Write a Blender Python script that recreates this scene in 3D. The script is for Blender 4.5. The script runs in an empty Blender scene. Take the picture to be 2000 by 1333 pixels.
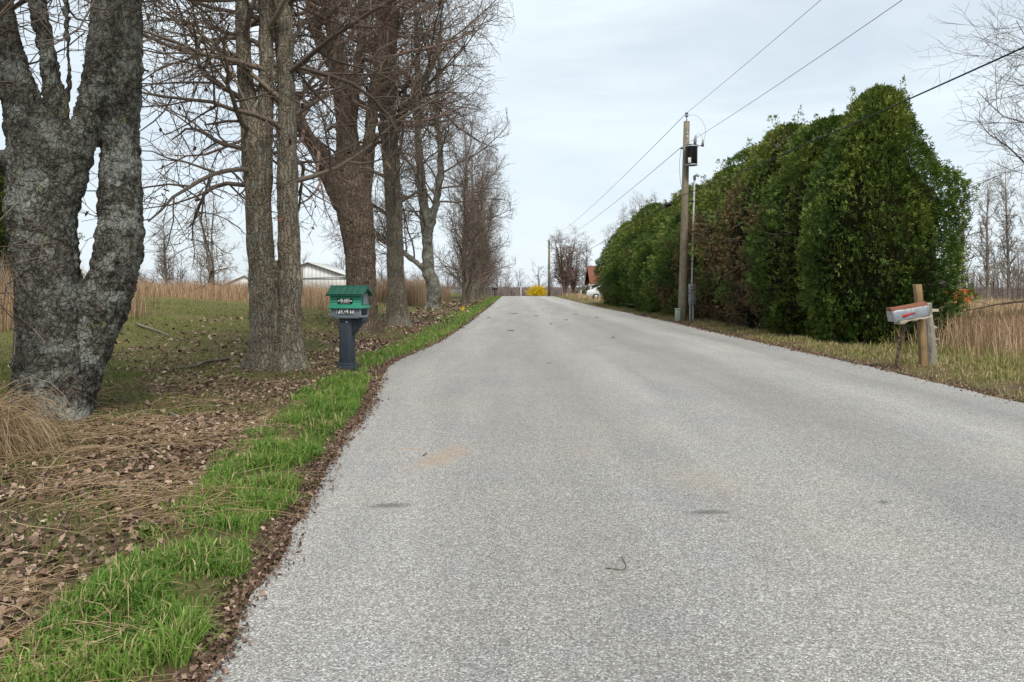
import bpy, math
import numpy as np
from mathutils import Vector

# ------------------------------------------------------------------ camera, sky, sun, exposure
scene = bpy.context.scene
C = scene.collection
EYE = 1.25            # lens height above the road, metres
FPX = 1450.0 / 2000   # focal length as a share of the picture width
cam = bpy.data.cameras.new('camera')
cam.sensor_width = 36.0
cam.lens = 36.0 * FPX
cam.shift_y = -104.5 / 2000
cam.clip_start = 0.05
cam.clip_end = 3000
cam_o = bpy.data.objects.new('camera', cam)
C.objects.link(cam_o)
cam_o.location = (0, 0, EYE)
cam_o.rotation_euler = (math.radians(90), 0, 0)
scene.camera = cam_o

SUN = Vector((0.15, -0.55, 0.82)).normalized()      # direction towards the sun
world = bpy.data.worlds.new('World')
scene.world = world
world.use_nodes = True
wn = world.node_tree
wn.nodes.clear()
w_out = wn.nodes.new('ShaderNodeOutputWorld')
w_bg = wn.nodes.new('ShaderNodeBackground')
w_bg.inputs['Strength'].default_value = 0.1
w_sky = wn.nodes.new('ShaderNodeTexSky')
w_sky.sky_type = 'NISHITA'
w_sky.sun_disc = False
w_sky.sun_elevation = math.asin(SUN.z)
w_sky.sun_rotation = math.atan2(SUN.x, SUN.y)
w_sky.air_density = 1.0
w_sky.dust_density = 1.5
w_tc = wn.nodes.new('ShaderNodeTexCoord')
w_map = wn.nodes.new('ShaderNodeMapping')
w_map.inputs['Scale'].default_value = (0.9, 1.6, 5.0)
w_map.inputs['Rotation'].default_value = (0.12, -0.28, 0.5)
w_no = wn.nodes.new('ShaderNodeTexNoise')
w_no.inputs['Scale'].default_value = 2.1
w_no.inputs['Detail'].default_value = 7
w_no.inputs['Roughness'].default_value = 0.55
w_no.inputs['Distortion'].default_value = 0.5
w_rp = wn.nodes.new('ShaderNodeValToRGB')
w_rp.color_ramp.elements[0].position = 0.30
w_rp.color_ramp.elements[0].color = (0.66, 0.66, 0.66, 1)
w_rp.color_ramp.elements[1].position = 0.66
w_rp.color_ramp.elements[1].color = (0.97, 0.97, 0.97, 1)
w_mix = wn.nodes.new('ShaderNodeMixRGB')
w_mix.inputs['Color2'].default_value = (8.0, 8.9, 9.5, 1)     # thin bright cloud layer
L = wn.links
L.new(w_tc.outputs['Generated'], w_map.inputs['Vector'])
L.new(w_map.outputs['Vector'], w_no.inputs['Vector'])
L.new(w_no.outputs['Fac'], w_rp.inputs['Fac'])
L.new(w_rp.outputs['Color'], w_mix.inputs['Fac'])
L.new(w_sky.outputs['Color'], w_mix.inputs['Color1'])
L.new(w_mix.outputs['Color'], w_bg.inputs['Color'])
L.new(w_bg.outputs['Background'], w_out.inputs['Surface'])

sun = bpy.data.lights.new('sun', 'SUN')
sun.energy = 3.2
sun.angle = math.radians(20)
sun.color = (1.0, 0.95, 0.87)
sun_o = bpy.data.objects.new('sun', sun)
C.objects.link(sun_o)
sun_o.rotation_euler = (-SUN).to_track_quat('-Z', 'Y').to_euler()

scene.cycles.max_bounces = 5
scene.cycles.diffuse_bounces = 3
scene.cycles.glossy_bounces = 2
scene.cycles.transmission_bounces = 3
vs = scene.view_settings
vs.view_transform = 'Standard'
vs.look = 'None'
vs.exposure = 0.2
vs.gamma = 1.0
vs.use_curve_mapping = False

# ------------------------------------------------------------------ helpers
def tag(o, label=None, cat=None, group=None, kind=None):
    if label: o['label'] = label
    if cat: o['category'] = cat
    if group: o['group'] = group
    if kind: o['kind'] = kind
    return o

def empty(name, loc, label, cat, group=None, rz=0.0):
    o = bpy.data.objects.new(name, None)
    o.empty_display_size = 0.2
    C.objects.link(o)
    o.location = loc
    o.rotation_euler = (0, 0, rz)
    return tag(o, label, cat, group)

def link(name, me, mat, parent=None):
    o = bpy.data.objects.new(name, me)
    C.objects.link(o)
    if mat is not None and len(me.materials) == 0:
        me.materials.append(mat)
    if parent is not None:
        o.parent = parent
    return o

def copy_tree(o, parent=None):
    c = o.copy()
    C.objects.link(c)
    c.parent = parent
    for ch in o.children:
        copy_tree(ch, c)
    return c

class Acc:
    """collects vertices, quads and triangles, and one tint value per vertex"""
    def __init__(s):
        s.v, s.q, s.t, s.c, s.n = [], [], [], [], 0
    def add(s, V, Q=None, T=None, tint=None):
        V = np.asarray(V, dtype=np.float64).reshape(-1, 3)
        if Q is not None and len(Q): s.q.append(np.asarray(Q).reshape(-1, 4) + s.n)
        if T is not None and len(T): s.t.append(np.asarray(T).reshape(-1, 3) + s.n)
        s.v.append(V)
        s.c.append(np.zeros(len(V)) if tint is None else np.broadcast_to(np.asarray(tint, float), (len(V),)))
        s.n += len(V)
    def mesh(s, name, smooth=False):
        V = np.concatenate(s.v).astype(np.float32)
        Q = np.concatenate(s.q) if s.q else np.zeros((0, 4), int)
        T = np.concatenate(s.t) if s.t else np.zeros((0, 3), int)
        me = bpy.data.meshes.new(name)
        me.vertices.add(len(V))
        me.vertices.foreach_set('co', V.ravel())
        nl = Q.size + T.size
        me.loops.add(nl)
        me.loops.foreach_set('vertex_index', np.concatenate([Q.ravel(), T.ravel()]).astype(np.int32))
        npoly = len(Q) + len(T)
        me.polygons.add(npoly)
        st = np.concatenate([np.arange(len(Q)) * 4, Q.size + np.arange(len(T)) * 3]).astype(np.int32)
        me.polygons.foreach_set('loop_start', st)
        me.update(calc_edges=True)
        if smooth:
            me.polygons.foreach_set('use_smooth', np.ones(npoly, dtype=bool))
        at = me.attributes.new('tint', 'FLOAT', 'POINT')
        at.data.foreach_set('value', np.concatenate(s.c).astype(np.float32))
        me.validate()
        return me

def unit(a):
    return a / np.maximum(np.linalg.norm(a, axis=-1, keepdims=True), 1e-9)

def frames(T):
    ref = np.zeros_like(T)
    m = np.abs(T[..., :1, 2:3]) < 0.8
    ref[...] = np.where(m, np.array([0, 0, 1.0]), np.array([1.0, 0, 0]))
    U = unit(np.cross(T, ref))
    return U, np.cross(T, U)

def tubes(acc, P, R, k, tint=None, cap=False):
    """P (N,n,3) centre lines, R (N,n) radii, k sides"""
    N, n, _ = P.shape
    if N == 0: return
    T = np.empty_like(P)
    T[:, 1:-1] = P[:, 2:] - P[:, :-2]
    T[:, 0] = P[:, 1] - P[:, 0]
    T[:, -1] = P[:, -1] - P[:, -2]
    T = unit(T)
    U, V = frames(T)
    a = np.arange(k) * 2 * math.pi / k
    ring = P[:, :, None, :] + R[:, :, None, None] * (np.cos(a)[None, None, :, None] * U[:, :, None, :] + np.sin(a)[None, None, :, None] * V[:, :, None, :])
    vi = np.arange(N * n * k).reshape(N, n, k)
    nx = np.roll(vi, -1, axis=2)
    q = np.stack([vi[:, :-1], nx[:, :-1], nx[:, 1:], vi[:, 1:]], axis=-1).reshape(-1, 4)
    verts = ring.reshape(-1, 3)
    tt = None
    if tint is not None:
        tt = np.repeat(np.asarray(tint, float), n * k)
    tris = None
    if cap:
        base = len(verts)
        ends = np.concatenate([P[:, 0], P[:, -1]])
        verts = np.concatenate([verts, ends])
        c0 = base + np.arange(N)[:, None]
        c1 = base + N + np.arange(N)[:, None]
        t0 = np.stack([np.broadcast_to(c0, (N, k)), nx[:, 0], vi[:, 0]], -1).reshape(-1, 3)
        t1 = np.stack([np.broadcast_to(c1, (N, k)), vi[:, -1], nx[:, -1]], -1).reshape(-1, 3)
        tris = np.concatenate([t0, t1])
        if tt is not None: tt = np.concatenate([tt, np.zeros(2 * N)])
    acc.add(verts, q, tris, tt)

def chain(pts, n):
    """pts: rows x,y,z,r -> Catmull-Rom resampled to n rows"""
    p = np.asarray(pts, float)
    if len(p) == 2:
        t = np.linspace(0, 1, n)[:, None]
        return p[0] * (1 - t) + p[1] * t
    e = np.vstack([2 * p[0] - p[1], p, 2 * p[-1] - p[-2]])
    e[:, 3] = np.maximum(e[:, 3], 0.001)
    t = np.linspace(0, len(p) - 1 - 1e-6, n)
    i = t.astype(int)
    f = (t - i)[:, None]
    a, b, c, d = e[i], e[i + 1], e[i + 2], e[i + 3]
    r = 0.5 * ((2 * b) + (c - a) * f + (2 * a - 5 * b + 4 * c - d) * f ** 2 + (3 * b - a - 3 * c + d) * f ** 3)
    r[:, 3] = np.maximum(r[:, 3], 0.002)
    return r

def hash3(i, j, k, s=0):
    h = (i.astype(np.int64) * 374761393 + j.astype(np.int64) * 668265263 + k.astype(np.int64) * 2147483647 + s * 1274126177) & 0xffffffff
    h = ((h ^ (h >> 13)) * 1274126177) & 0xffffffff
    h = ((h ^ (h >> 16)) * 2246822519) & 0xffffffff
    return ((h ^ (h >> 15)) & 0xffffff) / float(0xffffff)

def vnoise(p, s=0):
    """value noise 0..1 on (N,3)"""
    p = np.asarray(p, float)
    i = np.floor(p).astype(np.int64)
    f = p - i
    f = f * f * (3 - 2 * f)
    r = 0
    for a in (0, 1):
        for b in (0, 1):
            for c in (0, 1):
                w = (f[:, 0] if a else 1 - f[:, 0]) * (f[:, 1] if b else 1 - f[:, 1]) * (f[:, 2] if c else 1 - f[:, 2])
                r = r + w * hash3(i[:, 0] + a, i[:, 1] + b, i[:, 2] + c, s)
    return r

def n2(x, y, sc, s=0):
    x = np.asarray(x, float).ravel(); y = np.asarray(y, float).ravel()
    return vnoise(np.stack([x * sc, y * sc, np.full_like(x, 7.3)], 1), s)

def worley(p, s=0):
    i = np.floor(p).astype(np.int64)
    f1 = np.full(len(p), 9.0); f2 = np.full(len(p), 9.0); cid = np.zeros(len(p))
    for a in (-1, 0, 1):
        for b in (-1, 0, 1):
            for c in (-1, 0, 1):
                ii = i + np.array([a, b, c])
                q = ii + np.stack([hash3(ii[:, 0], ii[:, 1], ii[:, 2], s + m) for m in (1, 2, 3)], 1)
                d = np.linalg.norm(p - q, axis=1)
                f2 = np.minimum(f2, np.maximum(f1, d))
                cid = np.where(d < f1, hash3(ii[:, 0], ii[:, 1], ii[:, 2], s + 9), cid)
                f1 = np.minimum(f1, d)
    return f1, f2, cid

def box(acc, lo, hi, M=None, tint=None):
    x0, y0, z0 = lo; x1, y1, z1 = hi
    v = np.array([[x0, y0, z0], [x1, y0, z0], [x1, y1, z0], [x0, y1, z0], [x0, y0, z1], [x1, y0, z1], [x1, y1, z1], [x0, y1, z1]], float)
    if M is not None: v = v @ np.asarray(M)[:3, :3].T + np.asarray(M)[:3, 3]
    acc.add(v, [[0, 3, 2, 1], [4, 5, 6, 7], [0, 1, 5, 4], [1, 2, 6, 5], [2, 3, 7, 6], [3, 0, 4, 7]], None, tint)

def prism(acc, poly, a0, a1, axis='x'):
    """extrude a closed 2-D outline along an axis; poly rows are the other two coordinates"""
    poly = np.asarray(poly, float); n = len(poly)
    def place(a):
        if axis == 'x': return np.column_stack([np.full(n, a), poly])
        if axis == 'y': return np.column_stack([poly[:, 0], np.full(n, a), poly[:, 1]])
        return np.column_stack([poly, np.full(n, a)])
    V = np.vstack([place(a0), place(a1), place(a0).mean(0)[None], place(a1).mean(0)[None]])
    i = np.arange(n); j = (i + 1) % n
    q = np.stack([i, j, j + n, i + n], 1)
    t = np.vstack([np.stack([np.full(n, 2 * n), j, i], 1), np.stack([np.full(n, 2 * n + 1), i + n, j + n], 1)])
    acc.add(V, q, t)

def bevel(o, w=0.004, seg=2):
    m = o.modifiers.new('bevel', 'BEVEL')
    m.width = w; m.segments = seg; m.limit_method = 'ANGLE'
    return o

def part(name, mat, parent, fn, bev=0, smooth=False):
    a = Acc(); fn(a)
    o = link(name, a.mesh(name, smooth), mat, parent)
    if bev: bevel(o, bev)
    return o

def survey(px, py, d):
    """world point of a mark seen at px,py in the photograph and standing d metres away"""
    return np.array([(px - 1000) * d / 1450, d, EYE + (562 - py) * d / 1450])

def text_mesh(s, size, depth, name):
    cu = bpy.data.curves.new(name, 'FONT')
    cu.body = s; cu.size = size; cu.extrude = depth; cu.align_x = 'CENTER'; cu.align_y = 'CENTER'
    cu.offset = 0.055 * size
    o = bpy.data.objects.new(name, cu)
    C.objects.link(o)
    dg = bpy.context.evaluated_depsgraph_get()
    me = bpy.data.meshes.new_from_object(o.evaluated_get(dg))
    bpy.data.objects.remove(o)
    me.name = name
    return me

# ------------------------------------------------------------------ materials
class NT:
    def __init__(s, name, rough=0.85, spec=0.25, metal=0.0):
        s.m = bpy.data.materials.new(name); s.m.use_nodes = True
        s.t = s.m.node_tree; s.b = s.t.nodes['Principled BSDF']
        s.b.inputs['Roughness'].default_value = rough
        s.b.inputs['Specular IOR Level'].default_value = spec
        s.b.inputs['Metallic'].default_value = metal
    def n(s, ty, **kw):
        nd = s.t.nodes.new(ty)
        for k, v in kw.items():
            if hasattr(nd, k): setattr(nd, k, v)
            else: s.set(nd.inputs[k.replace('_', ' ')], v)
        return nd
    def set(s, sock, v):
        if isinstance(v, bpy.types.NodeSocket): s.t.links.new(v, sock)
        else: sock.default_value = v
    def pos(s): return s.n('ShaderNodeNewGeometry').outputs['Position']
    def obj(s): return s.n('ShaderNodeTexCoord').outputs['Object']
    def scaled(s, vec, sc):
        return s.n('ShaderNodeMapping', Vector=vec, Scale=sc).outputs['Vector']
    def noise(s, vec, scale, detail=4, rough=0.55, dist=0.0):
        return s.n('ShaderNodeTexNoise', Vector=vec, Scale=scale, Detail=detail, Roughness=rough, Distortion=dist).outputs['Fac']
    def vor(s, vec, scale, feature='F1', rnd=1.0):
        return s.n('ShaderNodeTexVoronoi', feature=feature, Vector=vec, Scale=scale, Randomness=rnd)
    def ramp(s, fac, stops, interp='LINEAR'):
        r = s.n('ShaderNodeValToRGB'); r.color_ramp.interpolation = interp
        e = r.color_ramp.elements
        while len(e) < len(stops): e.new(0.5)
        for el, (p, c) in zip(e, stops):
            el.position = p
            el.color = (c, c, c, 1) if isinstance(c, (int, float)) else (*c, 1)
        s.set(r.inputs['Fac'], fac)
        return r.outputs['Color']
    def mix(s, fac, a, b, mode='MIX'):
        m = s.n('ShaderNodeMixRGB', blend_type=mode)
        for nm, v in (('Fac', fac), ('Color1', a), ('Color2', b)):
            if isinstance(v, tuple) and len(v) == 3: v = (*v, 1)
            s.set(m.inputs[nm], v)
        return m.outputs['Color']
    def math(s, op, a, b=0.0, clamp=False):
        m = s.n('ShaderNodeMath', operation=op, use_clamp=clamp)
        s.set(m.inputs[0], a); s.set(m.inputs[1], b)
        return m.outputs[0]
    def tint(s): return s.n('ShaderNodeAttribute', attribute_name='tint').outputs['Fac']
    def sep(s, v):
        x = s.n('ShaderNodeSeparateXYZ', Vector=v); return x.outputs
    def col(s, c):
        if isinstance(c, tuple): c = (*c, 1)
        s.set(s.b.inputs['Base Color'], c); return s
    def bump(s, h, strength=0.5, dist=0.01):
        b = s.n('ShaderNodeBump', Strength=strength, Distance=dist, Height=h)
        s.t.links.new(b.outputs['Normal'], s.b.inputs['Normal']); return s

def flat(name, c, rough=0.7, spec=0.3, metal=0.0, var=0.25, sc=6.0, bump=0.0):
    k = NT(name, rough, spec, metal)
    v = k.obj()
    f = k.noise(v, sc, 5, 0.6)
    k.col(k.mix(1.0, (*c, 1), k.ramp(f, [(0.25, 1 - var), (0.75, 1 + var * 0.4)]), 'MULTIPLY'))
    if bump: k.bump(k.noise(v, sc * 6, 4), bump, 0.004)
    return k.m

def m_road():
    k = NT('chip_seal', 0.9, 0.2)
    p = k.pos()
    v1 = k.vor(p, 150)
    v2 = k.vor(p, 290)
    big = k.vor(p, 72)
    r1 = k.sep(v1.outputs['Color'])[0]
    r2 = k.sep(v2.outputs['Color'])[1]
    chips = k.ramp(r1, [(0.0, (0.21, 0.20, 0.19)), (0.3, (0.295, 0.282, 0.268)), (0.62, (0.385, 0.37, 0.35)), (0.85, (0.475, 0.46, 0.435)), (1.0, (0.66, 0.64, 0.61))])
    fine = k.ramp(r2, [(0.0, 0.72), (1.0, 1.2)])
    c = k.mix(0.8, chips, fine, 'MULTIPLY')
    gap = k.ramp(v1.outputs['Distance'], [(0.0, 1.05), (0.42, 1.0), (0.8, 0.55)])
    c = k.mix(0.8, c, gap, 'MULTIPLY')
    bw = k.sep(big.outputs['Color'])[2]
    bm = k.math('MULTIPLY', k.ramp(bw, [(0.90, 0.0), (0.93, 1.0)], 'LINEAR'), k.ramp(big.outputs['Distance'], [(0.22, 1.0), (0.36, 0.0)]))
    c = k.mix(k.math('MULTIPLY', bm, 0.75), c, (0.72, 0.71, 0.68))
    # polished wheel tracks and darker strips between them run along the road
    s = k.sep(p)
    wob = k.noise(k.scaled(p, (0.35, 0.05, 1)), 1.0, 3)
    x = k.math('ADD', s[0], k.math('MULTIPLY', k.math('SUBTRACT', wob, 0.5), 1.0))
    xx = k.math('MULTIPLY', k.math('ADD', x, 2.0), 0.125)   # -2..6 -> 0..1
    band = k.ramp(xx, [(0.03, 0.90), (0.11, 1.07), (0.24, 0.95), (0.31, 0.93), (0.42, 1.08), (0.56, 0.90), (0.64, 0.92), (0.75, 1.14), (0.83, 0.96), (0.90, 0.98), (0.97, 1.1)])
    c = k.mix(1.0, c, band, 'MULTIPLY')
    streak = k.ramp(k.noise(k.scaled(p, (1.6, 0.16, 1)), 1.0, 5, 0.6), [(0.3, 0.88), (0.7, 1.1)])
    c = k.mix(1.0, c, streak, 'MULTIPLY')
    blot = k.ramp(k.noise(p, 0.9, 6, 0.65), [(0.3, (0.93, 0.94, 0.97)), (0.7, (1.06, 1.05, 1.0))])
    c = k.mix(1.0, c, blot, 'MULTIPLY')
    # clay washed on to the road, and two ravelled patches
    def blob(cx, cy, sx, sy, nz, lo, hi, rot=0.0):
        q = k.n('ShaderNodeMapping', vector_type='TEXTURE', Vector=p, Location=(cx, cy, 0), Rotation=(0, 0, rot), Scale=(sx, sy, 1)).outputs['Vector']
        q2 = k.sep(q)
        d = k.math('SQRT', k.math('ADD', k.math('POWER', q2[0], 2.0), k.math('POWER', q2[1], 2.0)))
        d = k.math('ADD', d, k.math('MULTIPLY', k.math('SUBTRACT', k.noise(p, nz, 5, 0.7), 0.5), 1.6))
        return k.ramp(d, [(lo, 1.0), (hi, 0.0)])
    clay = k.mix(1.0, k.math('MULTIPLY', blob(-0.50, 5.35, 0.17, 0.50, 4.0, 0.2, 1.15, -0.45), k.ramp(k.noise(p, 70, 3, 0.7), [(0.40, 0.15), (0.58, 1.0)])), (1, 1, 1), 'MULTIPLY')
    c = k.mix(k.math('MULTIPLY', clay, 0.78), c, (0.42, 0.28, 0.17))
    clay2 = blob(-0.76, 5.62, 0.17, 0.05, 9.0, 0.2, 0.75)
    c = k.mix(k.math('MULTIPLY', clay2, 0.5), c, (0.40, 0.25, 0.11))
    for cx, cy, sx, sy in ((-0.69, 4.17, 0.17, 0.07), (1.04, 3.93, 0.17, 0.055), (2.05, 4.1, 0.06, 0.05)):
        c = k.mix(k.math('MULTIPLY', blob(cx, cy, sx, sy, 40.0, 0.30, 0.9), 0.72), c, (0.10, 0.097, 0.092))
    for cx, cy, sx, sy in ((0.55, 5.4, 0.25, 0.25), (1.2, 4.6, 0.3, 0.5)):
        c = k.mix(k.math('MULTIPLY', blob(cx, cy, sx, sy, 6.0, 0.2, 1.1), 0.16), c, (0.42, 0.33, 0.2))
    k.col(c)
    h = k.math('ADD', k.ramp(v1.outputs['Distance'], [(0.0, 1.0), (0.75, 0.0)]), k.math('MULTIPLY', r1, 0.6))
    k.bump(h, 0.75, 0.006)
    return k.m

def m_ground():
    k = NT('soil_and_thatch', 1.0, 0.1)
    p = k.pos(); s = k.sep(p)
    a = k.noise(p, 9, 8, 0.7)
    soil = k.ramp(a, [(0.25, (0.035, 0.023, 0.016)), (0.5, (0.105, 0.071, 0.046)), (0.75, (0.24, 0.175, 0.118))])
    green = k.ramp(k.noise(p, 22, 8, 0.8), [(0.30, (0.035, 0.032, 0.014)), (0.48, (0.12, 0.125, 0.04)), (0.60, (0.19, 0.175, 0.065)), (0.75, (0.34, 0.27, 0.14))])
    tan = k.ramp(k.noise(p, 7, 7, 0.7), [(0.25, (0.12, 0.085, 0.045)), (0.75, (0.36, 0.255, 0.13))])
    patch = k.ramp(k.noise(p, 0.8, 6, 0.7), [(0.46, 0.0), (0.66, 1.0)])
    c = k.mix(patch, soil, green)
    far = k.ramp(k.math('MULTIPLY', s[0], -0.05), [(0.16, 0.0), (0.34, 1.0)])       # meadow left of the bank
    c = k.mix(k.math('MULTIPLY', far, 0.7), c, green)
    ftan = k.ramp(k.math('MULTIPLY', s[1], 0.01), [(0.27, 0.0), (0.31, 1.0)])
    leftm = k.ramp(k.math('MULTIPLY', s[0], -0.1), [(0.65, 0.0), (1.0, 1.0)])
    c = k.mix(k.math('MULTIPLY', ftan, leftm), c, tan)
    rt = k.ramp(k.math('MULTIPLY', s[0], 0.05), [(0.42, 0.0), (0.5, 1.0)])          # right-hand field
    c = k.mix(rt, c, k.mix(k.ramp(k.noise(p, 0.25, 4), [(0.4, 0.0), (0.6, 1.0)]), tan, green))
    wood = k.ramp(k.math('MULTIPLY', s[1], 0.002), [(0.36, 0.0), (0.42, 1.0)])      # wooded rise beyond the hill
    c = k.mix(wood, c, k.ramp(k.noise(p, 0.6, 6, 0.7), [(0.3, (0.10, 0.078, 0.07)), (0.7, (0.19, 0.15, 0.135))]))
    k.col(c)
    k.bump(k.noise(p, 30, 6, 0.7), 0.9, 0.03)
    return k.m

def m_bark(name, dark, mid, light, lich=0.0, vscale=22.0, stretch=0.4, bump=0.8, dist=0.012, lcol=(0.36, 0.38, 0.31), moss=0.0):
    k = NT(name, 0.95, 0.15)
    p = k.obj()
    ps = k.scaled(p, (1, 1, stretch))
    wp = k.n('ShaderNodeVectorMath', operation='ADD')
    k.set(wp.inputs[0], ps)
    no = k.n('ShaderNodeTexNoise', Vector=p, Scale=9.0, Detail=3.0)
    sc = k.n('ShaderNodeVectorMath', operation='SCALE', Scale=0.11)
    k.set(sc.inputs[0], no.outputs['Color'])
    k.set(wp.inputs[1], sc.outputs[0])
    v = k.vor(wp.outputs[0], vscale, 'DISTANCE_TO_EDGE')
    vc = k.vor(wp.outputs[0], vscale)
    n = k.noise(p, 24, 8, 0.7)
    c = k.ramp(n, [(0.25, dark), (0.5, mid), (0.78, light)])
    c = k.mix(0.45, c, k.ramp(k.sep(vc.outputs['Color'])[0], [(0.0, 0.55), (1.0, 1.35)]), 'MULTIPLY')
    c = k.mix(k.math('MULTIPLY', k.ramp(v.outputs['Distance'], [(0.0, 0.6), (0.10, 0.0)]), k.ramp(k.noise(p, 13, 5, 0.7), [(0.42, 0.0), (0.6, 1.0)])), c, (dark[0] * 0.55, dark[1] * 0.55, dark[2] * 0.55))
    big = k.ramp(k.noise(p, 1.7, 5, 0.6), [(0.35, 0.78), (0.65, 1.15)])
    c = k.mix(1.0, c, big, 'MULTIPLY')
    if lich:
        lm = k.math('MULTIPLY', k.ramp(k.noise(p, 5.0, 8, 0.72), [(0.49, 0.0), (0.56, 1.0)]), k.ramp(k.noise(p, 1.2, 3), [(0.35, 0.25), (0.6, 1.0)]))
        c = k.mix(k.math('MULTIPLY', lm, lich), c, k.ramp(k.noise(p, 60, 4), [(0.3, tuple(a * 0.7 for a in lcol)), (0.7, lcol)]))
    if moss:
        mm = k.ramp(k.noise(p, 3.2, 7, 0.7), [(0.60, 0.0), (0.68, 1.0)])
        c = k.mix(k.math('MULTIPLY', mm, moss), c, (0.20, 0.22, 0.09))
    k.col(c)
    h = k.math('ADD', k.ramp(v.outputs['Distance'], [(0.0, 0.0), (0.16, 1.0)]), k.math('MULTIPLY', n, 0.5))
    k.bump(h, bump, dist)
    return k.m

def m_tinted(name, stops, rough=0.8, spec=0.2, trans=0.0, nz=0.0):
    k = NT(name, rough, spec)
    c = k.ramp(k.tint(), stops)
    if nz:
        c = k.mix(1.0, c, k.ramp(k.noise(k.pos(), nz, 3), [(0.3, 0.75), (0.7, 1.2)]), 'MULTIPLY')
    k.col(c)
    if trans:
        k.b.inputs['Subsurface Weight'].default_value = 0.0
        tr = k.n('ShaderNodeBsdfTranslucent')
        k.set(tr.inputs['Color'], c)
        ms = k.n('ShaderNodeMixShader', Fac=trans)
        k.t.links.new(k.b.outputs[0], ms.inputs[1])
        k.t.links.new(tr.outputs[0], ms.inputs[2])
        k.t.links.new(ms.outputs[0], k.t.nodes['Material Output'].inputs['Surface'])
    return k.m

def m_wood(name, a, b, sc=(40, 40, 3)):
    k = NT(name, 0.9, 0.15)
    p = k.scaled(k.obj(), sc)
    n = k.noise(p, 1.0, 6, 0.65, 0.6)
    c = k.ramp(n, [(0.25, a), (0.75, b)])
    c = k.mix(1.0, c, k.ramp(k.noise(k.obj(), 5, 5, 0.7), [(0.3, 0.7), (0.7, 1.15)]), 'MULTIPLY')
    k.col(c); k.bump(n, 0.5, 0.004)
    return k.m

def m_galv(name):
    k = NT(name, 0.5, 0.4, 0.35)
    p = k.obj(); s = k.sep(p)
    n = k.noise(p, 14, 5, 0.6)
    c = k.ramp(n, [(0.3, (0.24, 0.26, 0.29)), (0.7, (0.38, 0.40, 0.43))])
    # rust eats the curved top; grime streaks below
    e = k.math('ADD', s[2], k.math('MULTIPLY', k.math('SUBTRACT', k.noise(k.scaled(p, (9, 9, 9)), 1.0, 4, 0.6), 0.5), 0.028))
    e = k.math('ADD', e, k.math('MULTIPLY', s[0], 0.02))
    rust = k.ramp(k.math('MULTIPLY', e, 5.0), [(0.74, 0.0), (0.76, 1.0)])
    c = k.mix(rust, c, k.ramp(k.noise(p, 40, 4, 0.7), [(0.3, (0.12, 0.045, 0.026)), (0.7, (0.235, 0.095, 0.055))]))
    k.col(c)
    k.set(k.b.inputs['Metallic'], k.math('MULTIPLY', k.math('SUBTRACT', 1.0, rust), 0.35))
    k.set(k.b.inputs['Roughness'], k.ramp(rust, [(0.0, 0.45), (1.0, 0.9)]))
    return k.m

M = {}
M['road'] = m_road()
M['ground'] = m_ground()
M['bark_old'] = m_bark('lichened_bark', (0.024, 0.021, 0.017), (0.085, 0.077, 0.063), (0.23, 0.215, 0.185), 0.55, 24, 0.5, 0.9, 0.014, (0.38, 0.40, 0.36), 0.6)
M['bark_grey'] = m_bark('grey_brown_bark', (0.075, 0.058, 0.042), (0.19, 0.155, 0.115), (0.33, 0.285, 0.225), 0.4, 20, 0.2, 0.95, 0.022, (0.27, 0.29, 0.24), 0.25)
M['bark_red'] = m_bark('red_brown_bark', (0.055, 0.036, 0.026), (0.14, 0.10, 0.072), (0.26, 0.205, 0.155), 0.2, 15, 0.35, 1.0, 0.03, (0.26, 0.25, 0.2))
M['bark_knob'] = m_bark('knobbly_grey_bark', (0.05, 0.045, 0.036), (0.14, 0.13, 0.105), (0.28, 0.27, 0.23), 0.5, 12, 0.5, 0.9, 0.02)
M['twig'] = m_tinted('twig_bark', [(0.0, (0.065, 0.050, 0.041)), (0.5, (0.13, 0.102, 0.082)), (1.0, (0.24, 0.195, 0.155))], 0.95, 0.1)
M['twig_red'] = m_tinted('reddish_twig_bark', [(0.0, (0.09, 0.062, 0.052)), (0.5, (0.18, 0.125, 0.102)), (1.0, (0.29, 0.215, 0.175))], 0.95, 0.1)
M['twig_pale'] = m_tinted('pale_twig_bark', [(0.0, (0.14, 0.115, 0.095)), (0.5, (0.21, 0.18, 0.15)), (1.0, (0.30, 0.265, 0.225))], 0.95, 0.1)
M['wood_far'] = m_tinted('far_wood_bark', [(0.0, (0.12, 0.092, 0.082)), (0.5, (0.18, 0.142, 0.128)), (1.0, (0.26, 0.215, 0.19))], 0.95, 0.1)
M['dead_leaf'] = m_tinted('hanging_dead_leaf', [(0.0, (0.035, 0.02, 0.015)), (1.0, (0.20, 0.10, 0.05))], 0.9, 0.1)
M['grass'] = m_tinted('fresh_grass', [(0.0, (0.05, 0.115, 0.018)), (0.4, (0.105, 0.215, 0.03)), (0.7, (0.19, 0.295, 0.052)), (0.86, (0.33, 0.34, 0.12)), (1.0, (0.50, 0.41, 0.21))], 0.7, 0.25, 0.3)
M['thatch'] = m_tinted('mixed_turf', [(0.0, (0.085, 0.125, 0.026)), (0.4, (0.18, 0.205, 0.06)), (0.7, (0.30, 0.265, 0.105)), (1.0, (0.46, 0.35, 0.19))], 0.85, 0.15, 0.2)
M['straw'] = m_tinted('dry_straw', [(0.0, (0.22, 0.14, 0.075)), (0.5, (0.38, 0.26, 0.145)), (1.0, (0.56, 0.43, 0.28))], 0.8, 0.2, 0.2)
M['rust_straw'] = m_tinted('russet_meadow_grass', [(0.0, (0.21, 0.125, 0.075)), (0.5, (0.37, 0.245, 0.15)), (1.0, (0.56, 0.42, 0.28))], 0.85, 0.15, 0.2)
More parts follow.
